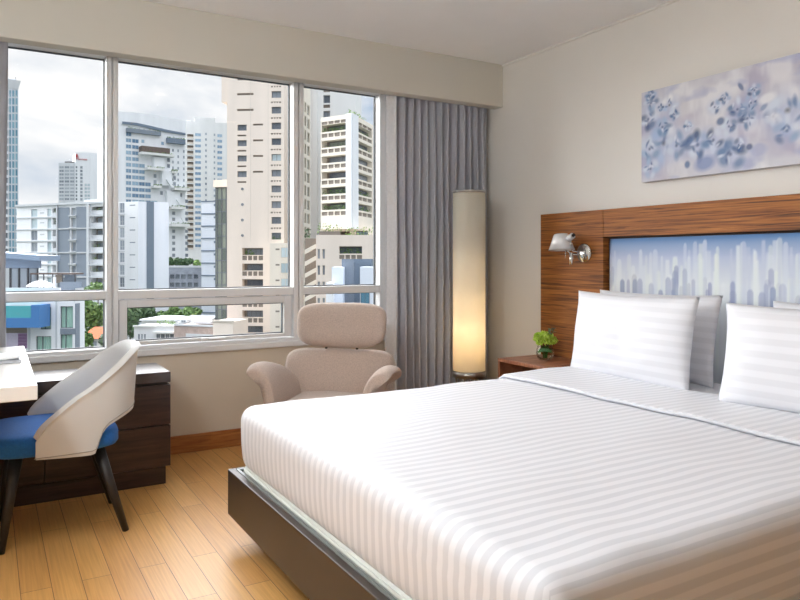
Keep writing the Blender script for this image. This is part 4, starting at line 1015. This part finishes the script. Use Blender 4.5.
for k in range(14):
    z = f.z(276, 79+15.75*k)
    for (a, b) in ((285.2, 287.4), (304.6, 306.2), (307.4, 309.6)): wn.append((f2.u(a), z-2.6, f2.u(b), z-.3))
f2.wall('side_facade', ZG, zt, [r+(.35,) for r in wn], E_['beige2'], 14, back=E_['shadowin'], skin=True)
for r in wn: f2.window(r, .25, 0, .1, 'rail', 'g_green', hb=.3)

# ---- smoked glass strip and its beige cap, left of the beige tower
t = tower('glass_stair_tower', 'narrow smoked glass tower with beige cap beside the big beige tower', 223, 150)
f = Fac(t, spot(215.2, 151), spot(231, 150)); zt = f.z(223, 187)
f.wall('core', ZG, zt, [], E_['greypanel'], 6)
for k in range(12):
    y = 187.5+12.2*k
    for a, b in ((215.6, 217.2), (217.6, 221.8), (222.2, 226.2), (226.6, 230.6)): f.window(f.rect(a, y, b, y+11.8), -.08, 0, .07, 'dframe', 'g_green')
f.slab('cap', f.rect(214.8, 180, 231, 187.2), 7, 'beige', -.6)

# ---- louvred pale block
t = tower('pale_block', 'pale blue white block banded by horizontal joints behind the smoked glass', 208, 175)
f = Fac(t, spot(201.4, 176), spot(216, 175)); zt = f.z(208, 201)
f.wall('facade', ZG, zt, [], E_['bluewhite'], 10)
for k in range(11): f.slab('joint_band', f.rect(201.4, 200.8+12.35*k, 216, 201.9+12.35*k), .25, 'stripe', -.2); f.slab('bracket', f.rect(214.4, 204+12.35*k, 216.2, 206+12.35*k), .3, 'stripe', -.3)

# ---- low weathered grey block with trees on its roof
t = tower('grey_block', 'low weathered grey block with trees on its roof between two white blocks', 185, 240)
f = Fac(t, spot(164, 242), spot(206, 240)); zt = f.z(185, 267)
wn = [f.rect(a, y, a+4.4, y+4.2) for y in (274.5, 282.6, 290.7, 298.8) for a in (170, 175.3, 181.2, 187.6, 193.8)]
f.wall('facade', ZG, zt, [r+(.4,) for r in wn], render_wall('weathered_grey', (150, 156, 168), .2, False), 14)
for r in wn: f.window(r, .3, 1, .1, 'dframe', 'g_dark')
f.slab('parapet', f.rect(164, 265.6, 206, 267.6), .4, 'palegrey', -.1)

# ---- white balcony tower and its podium in the right window
t = tower('balcony_tower', 'cream tower with planted balconies and a podium seen through the right window', 345, 135)
fu = Fac(t, spot(310.5, 152), spot(356.5, 150)); zt = 56
wn = [fu.rect(323.2, 95-15.8+15.8*k, 330, 103-15.8+15.8*k) for k in range(9)]
sl = [fu.rect(323.2, 104.5-15.8+15.8*k, 330, 108-15.8+15.8*k) for k in range(9)]
fu.wall('tower_shaft', ZG, zt, [r+(.8,) for r in wn]+[r+(.4,) for r in sl], E_['offwhite'], 4, back=E_['shadowin'])
for r in wn: fu.window(r, .7, 1, .08, 'dframe', 'g_dark')
fu.slab('shaft_rib', (fu.u(313.5), ZG, fu.u(318), zt), .5, 'offwhite', -.45)
fs = Fac(t, spot(356.5, 150), spot(361.5, 160))
fs.wall('shaft_side', ZG, zt, [fs.rect(357.2, 86+15.8*k-15.8, 360.6, 94+15.8*k-15.8)+(.5,) for k in range(9)], E_['offwhite'], 10, back=E_['g_dark'], skin=True)
fl2, fr2 = Fac(t, spot(320.8, 138), spot(352, 134)), Fac(t, spot(352, 134), spot(373.5, 146))
zt = fl2.z(352, 113.5); zb = fl2.z(336, 229)
ky = [124+15.75*k for k in range(6)]
zl = [fl2.z(334, y) for y in ky]                     # top of each balcony opening
hl, hr, gl, gr = [], [], [], []
for k, z in enumerate(zl):
    h = 1.35; a0, a1 = fl2.u(321.6), fl2.u(346.3); b0, b1 = fr2.u(357.6), fr2.u(372.2)
    hl.append((a0, z-h, a1, z)); hr.append((b0, z-h, b1, z)); gl.append((a0, z-h-1.1, a1, z-h-.35)); gr.append((b0, z-h-1.1, b1, z-h-.35))
gl.append((a0, zt-1.5, a1, zt-.9)); gr.append((b0, zt-1.5, b1, zt-.9))
fl2.wall('balcony_front', zb, zt, [r+(1.8,) for r in hl]+[r+(.25,) for r in gl], E_['beige2'], 8, back=E_['shadowin'], skin=True)
g = G(); g.prism([tuple(fl2.P(.05, 0, .3))[:2], tuple(fl2.P(fl2.L, 0, .3))[:2], tuple(fr2.P(fr2.L, 0, .3))[:2], tuple(fl2.P(.05, 0, .3)+fr2.t*fr2.L)[:2]], zt-.3, zt); obj('roof_slab', g, E_['greyroof'], t)
fr2.wall('balcony_side', zb, zt, [r+(1.2,) for r in hr]+[r+(.25,) for r in gr], E_['beige2'], 8, back=E_['shadowin'], skin=True)
for k, (r, r2) in enumerate(zip(hl, hr)):
    fl2.window((r[0]+.7, r[1], r[2], r[3]-.1), 1.6, 4, .07, 'dframe', 'g_dark' if k in (2, 3) else 'g_green'); fr2.window((r2[0]+.3, r2[1], r2[2], r2[3]-.1), 1.1, 1, .07, 'dframe', 'g_dark')
    if k in (0, 4, 5): fl2.plants((r[0]+.1, r[1]-.1, r[2]-.1, r[1]+.85), .45, 40+k, 140, .15, 'leaf'); fr2.plants((r2[0]+.2, r2[1]-.1, r2[2]-.1, r2[1]+.8), .4, 50+k, 70, .15, 'leaf')
    if k == 1: fl2.plants((r[0]+.1, r[1]-.1, r[2]-.1, r[1]+.5), .5, 40+k, 70, .13, 'leafd'); fr2.plants((r2[0]+.2, r2[1]-.1, r2[2]-.1, r2[1]+.5), .4, 50+k, 50, .13, 'leaf')
for r in gl: fl2.grille('balcony_rail', r, 'beige2', 'shadowin', .05, 4)
for r in gr: fr2.grille('balcony_rail', r, 'beige2', 'shadowin', .05, 3)
fl2.slab('corner_pier', (fl2.u(346.3), zb, fl2.L, zt+.1), .3, 'white', -.2); fr2.slab('corner_pier', (0, zb, fr2.u(357.6), zt+.1), .3, 'white', -.2)
fr2.plants((fr2.u(355), zt, fr2.u(371.5), zt+1.4), 1.5, 61, 120, .2, 'leafl', 'roof_planting'); fl2.plants((fl2.u(345), zt, fl2.L, zt+.5), 1.2, 62, 30, .15, 'leafl', 'roof_planting')
# terrace level under the balconies, then the podium
ft = Fac(t, spot(320, 139), spot(374, 139)); r = ft.rect(322, 217.5, 350, 228); r3 = ft.rect(356, 217.5, 368, 227)
fp = Fac(t, spot(316, 131), spot(378, 131)); zp = fp.z(345, 235)
ft.wall('terrace_storey', zp-1, zb+.3, [(r[0], zp, r[2], zb-.3, 2.5), (r3[0], zp, r3[2], zb-.2, 1.5)], E_['beige2'], 10, back=E_['shadowin'])
ft.window((r[0], zp, r[0]+1.6, zb-.4), 2.3, 0, .08, 'dframe', 'g_teal'); ft.window((r3[0], zp, r3[2], zb-.3), 1.4, 1, .08, 'dframe', 'g_blue')
hp = fp.rect(339.2, 246.3, 362, 253.6); hg = fp.rect(339.2, 255, 362, 259); vs_ = [fp.rect(a, y, a+2.6, y+9.8) for y in (249, 265.3, 281.6, 297.9) for a in (317.4, 322.4)]
fp.wall('podium', ZG, zp, [hp+(1.6,), hg+(.25,)]+[q+(.4,) for q in vs_], E_['beige'], 8, back=E_['shadowin'])
fp.plants((hp[0]+.2, hp[1], hp[2]-.2, hp[1]+1), .5, 63, 110, .15, 'leaf'); fp.grille('balcony_rail', hg, 'beige', 'shadowin', .05, 4); fp.window((hp[0], hp[1], hp[2], hp[3]-.2), 1.4, 4, .07, 'dframe', 'g_dark')
for q in vs_: fp.window(q, .3, 0, .08, 'rail', 'g_grey')
fp.slab('planter', (fp.u(319), zp, fp.u(340), zp+.7), .8, 'shadowin', .2); fp.plants((fp.u(317), zp+.4, fp.u(341), zp+2.2), .6, 64, 130, .17, 'leafl', 'terrace_planting'); fp.plants((fp.u(345), zp, fp.u(377), zp+1.6), .9, 65, 150, .17, 'leafl', 'terrace_planting')
for k in range(7):                                     # the open staircase zigzags in the gap left of the podium
    y = 248+12*k; a, b = fp.P(fp.u(304), fp.z(310, y+6), 1), fp.P(fp.u(315), fp.z(310, y), 1)
    q0, q1 = (a, b) if k % 1 == 0 else (b, a); g = G(); up = Vector((0, 0, .8))
    for o0 in (0, 1.2): 
        sft = -fp.n*o0; g.quad([q0+sft, q1+sft, q1+sft+up, q0+sft+up])
    g.quad([q0, q1, q1-fp.n*1.2, q0-fp.n*1.2]); g.quad([q0+up, q1+up, q1+up-fp.n*.1, q0+up-fp.n*.1]); obj('stair_flight', g, E_['beige2'], t)
fp.slab('stair_shaft', (fp.u(302), ZG, fp.u(316), zp-.5), .4, 'shadowin', 4); fp.plants((fp.u(303), zp-.4, fp.u(309), zp+1.2), 2, 66, 50, .2, 'leafd', 'terrace_planting')

# ---- white and slate low block in front of the podium
t = tower('slate_block', 'low white and slate block with green glass in front of the podium', 355, 92)
f = Fac(t, spot(341.8, 94), spot(371.6, 94)); f.wall('slate_core', ZG, f.z(356, 259), [], E_['stripe'], 6)
f.slab('slate_panel', (f.u(343), ZG, f.u(354), f.z(356, 259.3)), .2, 'greypanel', -.18)
f2 = Fac(t, spot(331.8, 91), spot(343, 91)); f2.wall('white_wing', ZG, f2.z(337, 267), [], E_['bluewhite'], 6)
f3 = Fac(t, spot(360, 88), spot(378, 88)); f3.wall('white_wing', ZG, f3.z(367, 267), [], E_['bluewhite'], 5)
f4 = Fac(t, spot(326, 89), spot(333, 89)); f4.wall('white_wing', ZG, f4.z(330, 283), [], E_['white'], 4)
for y in (291.5, 305): f3.window(f3.rect(360.6, y, 369.6, y+12.5), -.06, 1, .06, 'dframe', 'g_teal')

# ---- the nearer building with roof terrace, pool and green drapes
t = tower('terrace_building', 'white low building with blue glass pool and green curtained windows at lower left', 45, 80)
f = Fac(t, spot(-70, 80), spot(75.2, 80)); fg = Fac(t, spot(75.2, 80), spot(83.6, 82.5)); zr_ = f.z(45, 292)
W1 = [f.rect(40.3, 307.5, 51.2, 329.4), f.rect(60.3, 306.3, 73, 328.2), f.rect(36, 336.2, 51.2, 354), f.rect(60.3, 334.4, 72.4, 352), f.rect(36, 362, 51, 382), f.rect(60.3, 362, 72.4, 382)]
f.wall('facade', ZG, zr_, [r+(.35,) for r in W1], E_['white'], 2.4, back=E_['curtaing'])
fg.wall('grey_flank', ZG, fg.z(79, 288), [], E_['palegrey'], 6, skin=True)
fg.slab('flank_cladding', (0, ZG, fg.L, fg.z(79, 303)), .1, 'greypanel', -.08)
def drape(r):
    w, h = r[2]-r[0], r[3]-r[1]
    def mk(): return G().grid(lambda u, v: Vector((.12+u*(w*.86), .06*math.sin(u*40), v*h)), 60, 1)
    return f.part('drape', (w, h), mk, [E_['curtaing']], r[0], r[1], .33)
for r in W1:
    w, h = r[2]-r[0], r[3]-r[1]
    def mk():
        g = G(); fw = .07
        for q in ((0, 0, fw, h), (w-fw, 0, w, h), (fw, 0, w-fw, fw), (fw, h-fw, w-fw, h), (w*.4-.04, fw, w*.4+.04, h-fw)): g.box(q[0], 0, q[1], q[2], .07, q[3])
        return g
    f.part('window', (w, h), mk, [E_['dframe']], r[0], r[1], .14); drape(r)
f.slab('grey_spandrel', f.rect(60.3, 328.4, 75, 334.2), .06, 'greypanel', -.04)
f.slab('downpipe', f.rect(55.8, 293, 57.2, 380), .08, 'slab', -.08); f.slab('downpipe', f.rect(28.6, 327, 30.4, 380), .08, 'slab', -.08)
fq = Fac(t, spot(-40, 77.5), spot(39.4, 77.5)); pt, pb_ = fq.z(20, 303), fq.z(20, 327.8)
fq.slab('pool_box', (0, pb_, fq.L, fq.z(20, 318)), 2.4, 'poolblue', 0); fq.slab('pool_box', (fq.u(31), fq.z(20, 318), fq.L, fq.z(20, 305)), 2.4, 'poolblue', 0)
fq.slab('pool_glass', (0, fq.z(20, 319), fq.u(31), fq.z(20, 306)), .2, 'water', .1); fq.slab('pool_water', (0, fq.z(20, 319), fq.u(31), fq.z(20, 307)), 2.0, 'water', .32)
f.slab('dark_recess', f.rect(2, 327.6, 27, 333), .1, 'shadowin', -.05)  # flat strip; the recess's shade is put into its taupe colour
r = f.rect(2, 333, 27, 348); f.slab('lattice_panel', r, .1, 'latticebg', -.05)
def mk():
    g = G(); w, h = r[2]-r[0], r[3]-r[1]; u0 = w*.66
    for i in range(8):
        for j in range(10): g.box(u0+i*.13, 0, j*.17, u0+i*.13+.09, .05, j*.17+.12)
    return g
f.part('lattice', (1,), mk, [E_['lattice']], r[0], r[1], -.1)
# roof terrace pavilion
fd = Fac(t, spot(-50, 84), spot(40, 84)); zz0 = zr_
fd.slab('pavilion_wall', (0, fd.z(20, 268), fd.L, fd.z(20, 256)), .3, 'roofblue', 0)
for x in (9.4, 18, 27, 37): fd.slab('post', (fd.u(x), zz0, fd.u(x+1.2), fd.z(20, 268)), .15, 'steel', -.05)
for a, b in ((10.6, 18), (19.2, 27), (28.2, 37)): fd.window((fd.u(a), zz0, fd.u(b), fd.z(20, 268)), .1, 0, .05, 'dframe', 'g_grey')
g = G(); a, b, d_ = fd.P(-1, fd.z(5, 247.6), -1.2), fd.P(fd.u(45), fd.z(52, 255.6), -1.2), -fd.n*5; th = Vector((0, 0, .62))
q = [a, b, b+d_, a+d_]; hi = q; lo = [p-th for p in q]; g.quad(hi); g.quad(lo[::-1])
for k in range(4): g.quad([lo[k], lo[(k+1) % 4], hi[(k+1) % 4], hi[k]])
obj('canopy_roof', g, E_['roofblue'], t)
fe = Fac(t, spot(30, 83), spot(77, 83))
fe.slab('pergola_beam', fe.rect(30, 273, 76, 274.6), 2, 'brown', 0)
for x in (30, 43, 52, 62, 74.5): fe.slab('post', (fe.u(x), zz0, fe.u(x+.9), fe.z(50, 274)), .12, 'steel', 0)
fe.slab('screen', fe.rect(54, 275, 61, 283), .1, 'shadowin', .3); fe.slab('screen', fe.rect(63.5, 275, 75, 282), .1, 'greypanel', .3)
f.slab('parapet', f.rect(-60, 287.8, 60, 293), .25, 'white', -.02); fe.slab('roof_wall', fe.rect(62, 281.8, 83.5, 294), .3, 'greypanel', -.5); fe.slab('vent_pipe', fe.rect(57, 277, 59, 292), .3, 'white', -1)

um = thing('parasol', 'white parasol open on the roof terrace beside the blue grey canopy', 'parasol', tuple(spot(40.8, 82))[:2]+(zr_,))
p = um.matrix_basis.translation; zc = zat(280.2, 82); ze = zat(286, 82)
obj('pole', G().tube([p, (p.x, p.y, zc)], .03, 8), E_['steel'], um)
obj('canopy', G().lathe([(0, zc), (.35, zc-.06), (.8, zc-.2), (1.25, zc-.42), (1.54, ze), (1.54, ze-.06), (0, zc-.1)], 10, (p.x, p.y, 0)), E_['umb'], um)

# ---- low houses between the towers
t = tower('white_house', 'low flat roofed white house with small windows beyond the middle sash', 154, 140)
f = Fac(t, spot(134, 141), spot(174.6, 140)); zt = f.z(154, 326.4)
wn = [f.rect(a, 334, a+2.2, 340) for a in (137.6, 140.6, 143.6)]; wn2 = [f.rect(a, 334, a+4, 341) for a in (156, 160.6, 165.2, 169.8)]
f.wall('facade', ZG, zt, [q+(.2,) for q in wn+wn2], E_['white'], 6, back=E_['g_grey'])
for q in wn: f.window(q, .1, 0, .06, glass='g_grey')
for q in wn2: f.window(q, .1, 1, .06, glass='g_dark')
f.slab('cornice', f.rect(133.5, 325.6, 175, 327.2), .4, 'offwhite', -.3); f.slab('canopy', f.rect(154.6, 331.6, 175, 333), 1, 'offwhite', -1)
f.plants((f.u(153), zt, f.u(172), zt+1.1), 1.5, 71, 120, .18, 'leafl', 'roof_planting')
t = tower('brick_house', 'low pinkish brick walled house beside the white house', 194, 136)
f = Fac(t, spot(174.2, 138), spot(214, 135)); f.wall('facade', ZG, f.z(194, 326), [], E_['brick'], 9); f.slab('parapet', f.rect(174, 324.6, 214.2, 326.4), .4, 'slab', -.15); f.slab('wall_patch', f.rect(186, 334, 214, 345), .1, 'slab', -.06)
f.slab('roof_shed', f.rect(184, 322.6, 202, 325), 3, 'palegrey', 3)
t = tower('white_roofed_hall', 'long low hall with flat white roof behind the white house', 162, 152)
f = Fac(t, spot(141.5, 153), spot(177.6, 152)); zt = f.z(162, 321); f.wall('facade', ZG, zt, [], E_['offwhite'], 2)
f.slab('flat_roof', (-.3, zt, f.L+.3, zt+.35), 11, 'white', -.4)
t = tower('grey_roofed_house', 'low house with grey roof and white dormer behind the brick house', 192, 152)
f = Fac(t, spot(178.5, 148), spot(206.5, 147)); zt = f.z(192, 322.6); f.wall('facade', ZG, zt, [], E_['white'], 3)
g = G(); a, b, c, d = f.P(-.4, zt, -.5), f.P(f.L+.4, zt, -.5), f.P(f.L, zt+1.1, 6), f.P(0, zt+1.1, 6); g.quad([a, b, c, d]); g.quad([a, d, f.P(0, zt, 6)]); g.quad([b, f.P(f.L, zt, 6), c]); obj('pitched_roof', g, E_['greyroof'], t)
r = f.rect(182, 319.2, 188.5, 323); f.slab('dormer', r, 2, 'white', -.8); f.window((r[0]+.2, r[1]+.15, r[2]-.2, r[3]-.1), -.86, 1, .08, glass='g_dark')
t = tower('boundary_wall_block', 'plain cream low block at the foot of the big beige tower', 222, 128)
f = Fac(t, spot(213, 129), spot(233, 128)); f.wall('facade', ZG, f.z(222, 321.2), [], E_['beige'], 6); f.slab('coping', f.rect(212.6, 320.2, 233.4, 322), .4, 'rail', -.15)
t = tower('orange_roofed_house', 'small house with orange tiled hip roof among the trees', 95, 125)
f = Fac(t, spot(83, 126), spot(101, 125)); ze, zt = f.z(98, 338.4), f.z(98, 328.2)
f.wall('walls', ZG, ze, [], E_['offwhite'], 4.5)
g = G(); q = [f.P(-.5, ze, -.6), f.P(f.L+.5, ze, -.6), f.P(f.L+.5, ze, 5), f.P(-.5, ze, 5)]; r0, r1 = f.P(.7, zt, 2.2), f.P(f.L-1.1, zt, 2.2)
g.quad([q[0], q[1], r1, r0]); g.quad([q[1], q[2], r1]); g.quad([q[2], q[3], r0, r1]); g.quad([q[3], q[0], r0]); obj('hip_roof', g, E_['orange'], t)
f.window(f.rect(93, 341, 97, 346), -.05, 1, .07, glass='g_dark')

# ---- trees
def tree(name, label, px, y0, y1, dep, wpx, m='leaf', seed=0, n=1500, size=.3, base=ZG):
    p = spot(px, dep); zt, zb = zat(y0, dep), zat(y1, dep); t = thing(name, label, 'tree', (p.x, p.y, base), group='trees among the towers')
    rx = wpx*dep/700/2; rz_ = (zt-zb)/2; c = Vector((p.x, p.y, (zt+zb)/2))
    obj('crown', G().leaves(c, (rx, rx, rz_), n, size, seed=seed), E_[m], t, recalc=False)
    g = G(); g.tube([(p.x, p.y, base), (p.x+.1, p.y, (base+zb)/2), (p.x, p.y, c.z)], [.3, .22, .08], 8); obj('trunk', g, E_['bark'], t)
tree('broadleaf_tree', 'large bright green tree behind the orange roofed house', 97, 299, 334, 138, 34, 'leaf', 1, 2400, .34)
tree('broadleaf_tree', 'green tree top in front of the grey apartment block balconies', 98, 281, 300, 150, 28, 'leaf', 2, 1500, .32)
tree('garden_tree', 'small green tree left of the orange roofed house', 87, 331, 352, 118, 15, 'leaf', 3, 900, .24)
tree('garden_tree', 'small dark tree right of the orange roofed house', 108, 334, 356, 116, 16, 'leafd', 4, 900, .24)
tree('dark_tree', 'dark tree at the left end of the opening sash view', 130, 306, 338, 158, 24, 'leafd', 5, 1600, .32)
tree('dark_tree', 'dark tree behind the left corner of the white house', 146, 305, 326, 168, 24, 'leafd', 6, 1400, .32)
tree('broadleaf_tree', 'bright green tree behind the flat white roof', 164, 309, 322, 170, 18, 'leaf', 7, 1000, .3)
tree('broadleaf_tree', 'green tree between the white roof and the slate striped block', 178, 305, 323, 166, 22, 'leaf', 8, 1300, .3)
tree('broadleaf_tree', 'green tree behind the grey roof and brick house', 194, 305, 322, 164, 22, 'leaf', 9, 1300, .3)
zroof = zat(267, 240)
tree('roof_tree', 'rounded tree on the roof of the low grey block', 182, 257.4, 269, 246, 19, 'leafd', 10, 1100, .4, zroof-.2)
tree('roof_tree', 'small tree at the left end of the low grey block roof', 171, 257, 269, 247, 9, 'leafd', 11, 600, .4, zroof-.2)
tree('roof_tree', 'sparse yellowish shrub at the right end of the low grey block roof', 197.5, 258, 268, 246, 8, 'leafl', 12, 260, .36, zroof-.2)
# ================================================================== LIGHT
w = bpy.data.worlds.new('sky'); SC.world = w; w.use_nodes = True; nt = w.node_tree; N = nt.nodes; L = nt.links; N.clear()
out = N.new('ShaderNodeOutputWorld'); bg = N.new('ShaderNodeBackground'); tc = N.new('ShaderNodeTexCoord')
mp = N.new('ShaderNodeMapping'); mp.inputs['Scale'].default_value = (1.6, 1.6, 3.6); mp.inputs['Location'].default_value = (.35, .1, .2); L.new(tc.outputs['Generated'], mp.inputs['Vector'])
n = N.new('ShaderNodeTexNoise'); n.inputs['Scale'].default_value = 2.6; n.inputs['Detail'].default_value = 7; n.inputs['Roughness'].default_value = .55; n.inputs['Distortion'].default_value = .3; L.new(mp.outputs[0], n.inputs['Vector'])
r = N.new('ShaderNodeValToRGB'); e = r.color_ramp.elements
e[0].position = .36; e[0].color = lin((176, 196, 219))+(1,); e[1].position = .64; e[1].color = lin((255, 255, 255))+(1,)
k = e.new(.5); k.color = lin((228, 233, 239))+(1,)
L.new(n.outputs['Fac'], r.inputs['Fac'])
sx = N.new('ShaderNodeSeparateXYZ'); L.new(tc.outputs['Generated'], sx.inputs[0])
mr = N.new('ShaderNodeMapRange'); mr.inputs['From Min'].default_value = .30; mr.inputs['From Max'].default_value = .75; mr.inputs['To Min'].default_value = SKY_LOW; mr.inputs['To Max'].default_value = SKY_HIGH   # overcast sky: brighter overhead
L.new(sx.outputs['Z'], mr.inputs['Value']); L.new(mr.outputs[0], bg.inputs['Strength']); L.new(r.outputs[0], bg.inputs['Color']); L.new(bg.outputs[0], out.inputs[0])
def lamp(name, kind, loc, energy, colour=(1, 1, 1), **kw):
    l = bpy.data.lights.new(name, kind); l.energy = energy; l.color = colour
    for a, b in kw.items(): setattr(l, a, b)
    o = bpy.data.objects.new(name, l); COL.objects.link(o); o.location = loc; return o
s = lamp('veiled_sun', 'SUN', (0, 40, 60), SUN, (.97, .985, 1), angle=math.radians(SUN_ANGLE))
s.rotation_euler = Vector(SUN_FROM).to_track_quat('Z', 'Y').to_euler()
for z, e_ in ((.52, LAMP), (.70, LAMP*.65), (.90, LAMP*.35), (1.15, LAMP*.2)):
    lamp('floor_lamp_bulb', 'POINT', (LX, LY, z), e_, (1, .84, .64), shadow_soft_size=.03)
pd = thing('fill_pendant', 'added unseen opal globe giving fill light near the desk end wall', 'fill light', FILL_PEND)  # added fill lamp, out of the camera's view, lifts the room's brightness
px_, py_, pz_ = FILL_PEND
obj('fill_globe', G().lathe([(0, -.14), (.09, -.125), (.15, -.08), (.17, -.02), (.16, .05), (.11, .11), (.04, .135), (0, .135)], 32, (px_, py_, pz_)), emit_mat('fill_glow', (244, 250, 255), FILL_PEND_E), pd)
obj('fill_rose', G().lathe([(0, 0), (.06, 0), (.06, -.02), (.01, -.03), (0, -.03)], 24, (px_, py_, CEIL)), M['steel'], pd)
obj('fill_cord', G().tube([(px_, py_, CEIL-.02), (px_, py_, pz_+.13)], .006, 8), M['black'], pd)
# recessed ceiling lights, out of view, added as fill to brighten the room
for i, (x, y) in enumerate(FILL_SPOTS):
    t = thing('fill_downlight', ['added unseen fill light in the ceiling near the desk side', 'added unseen fill light in the ceiling above the foot of the bed', 'added unseen fill light in the ceiling above the near side of the bed'][i], 'ceiling light', (x, y, CEIL), group='added unseen ceiling fill lights')
    obj('rim', G().lathe([(.055, 0), (.075, 0), (.075, -.006), (.055, -.006), (.055, 0)], 32, (x, y, CEIL)), M['frame'], t)
    obj('lens', G().lathe([(0, -.002), (.055, -.002), (.055, -.004), (0, -.004)], 32, (x, y, CEIL)), emit_mat('fill_lens', (255, 236, 210), 3), t)
    lamp('fill_spot', 'SPOT', (x, y, CEIL-.02), FILL_SPOT_E, (.97, .985, 1), spot_size=math.radians(150), spot_blend=.8, shadow_soft_size=.09)
# ================================================================== CAMERA
cam = bpy.data.cameras.new('camera'); cam.sensor_width = 36; cam.lens = F/800*36; cam.shift_y = -(300-HY)/800; cam.clip_end = 3000; cam.clip_start = .05
co = bpy.data.objects.new('camera', cam); COL.objects.link(co); co.location = (0, 0, EYE); co.rotation_euler = (PI/2, 0, -YAW); SC.camera = co
SC.view_settings.view_transform = 'Standard'; SC.view_settings.look = 'None'; SC.view_settings.gamma = 1; SC.view_settings.use_curve_mapping = False
SC.view_settings.exposure = EXPO
cy = SC.cycles; cy.max_bounces = 12; cy.diffuse_bounces = 6; cy.glossy_bounces = 4; cy.transmission_bounces = 8; cy.transparent_max_bounces = 16
cy.use_denoising = True; cy.sample_clamp_indirect = 8; cy.caustics_reflective = False; cy.caustics_refractive = False
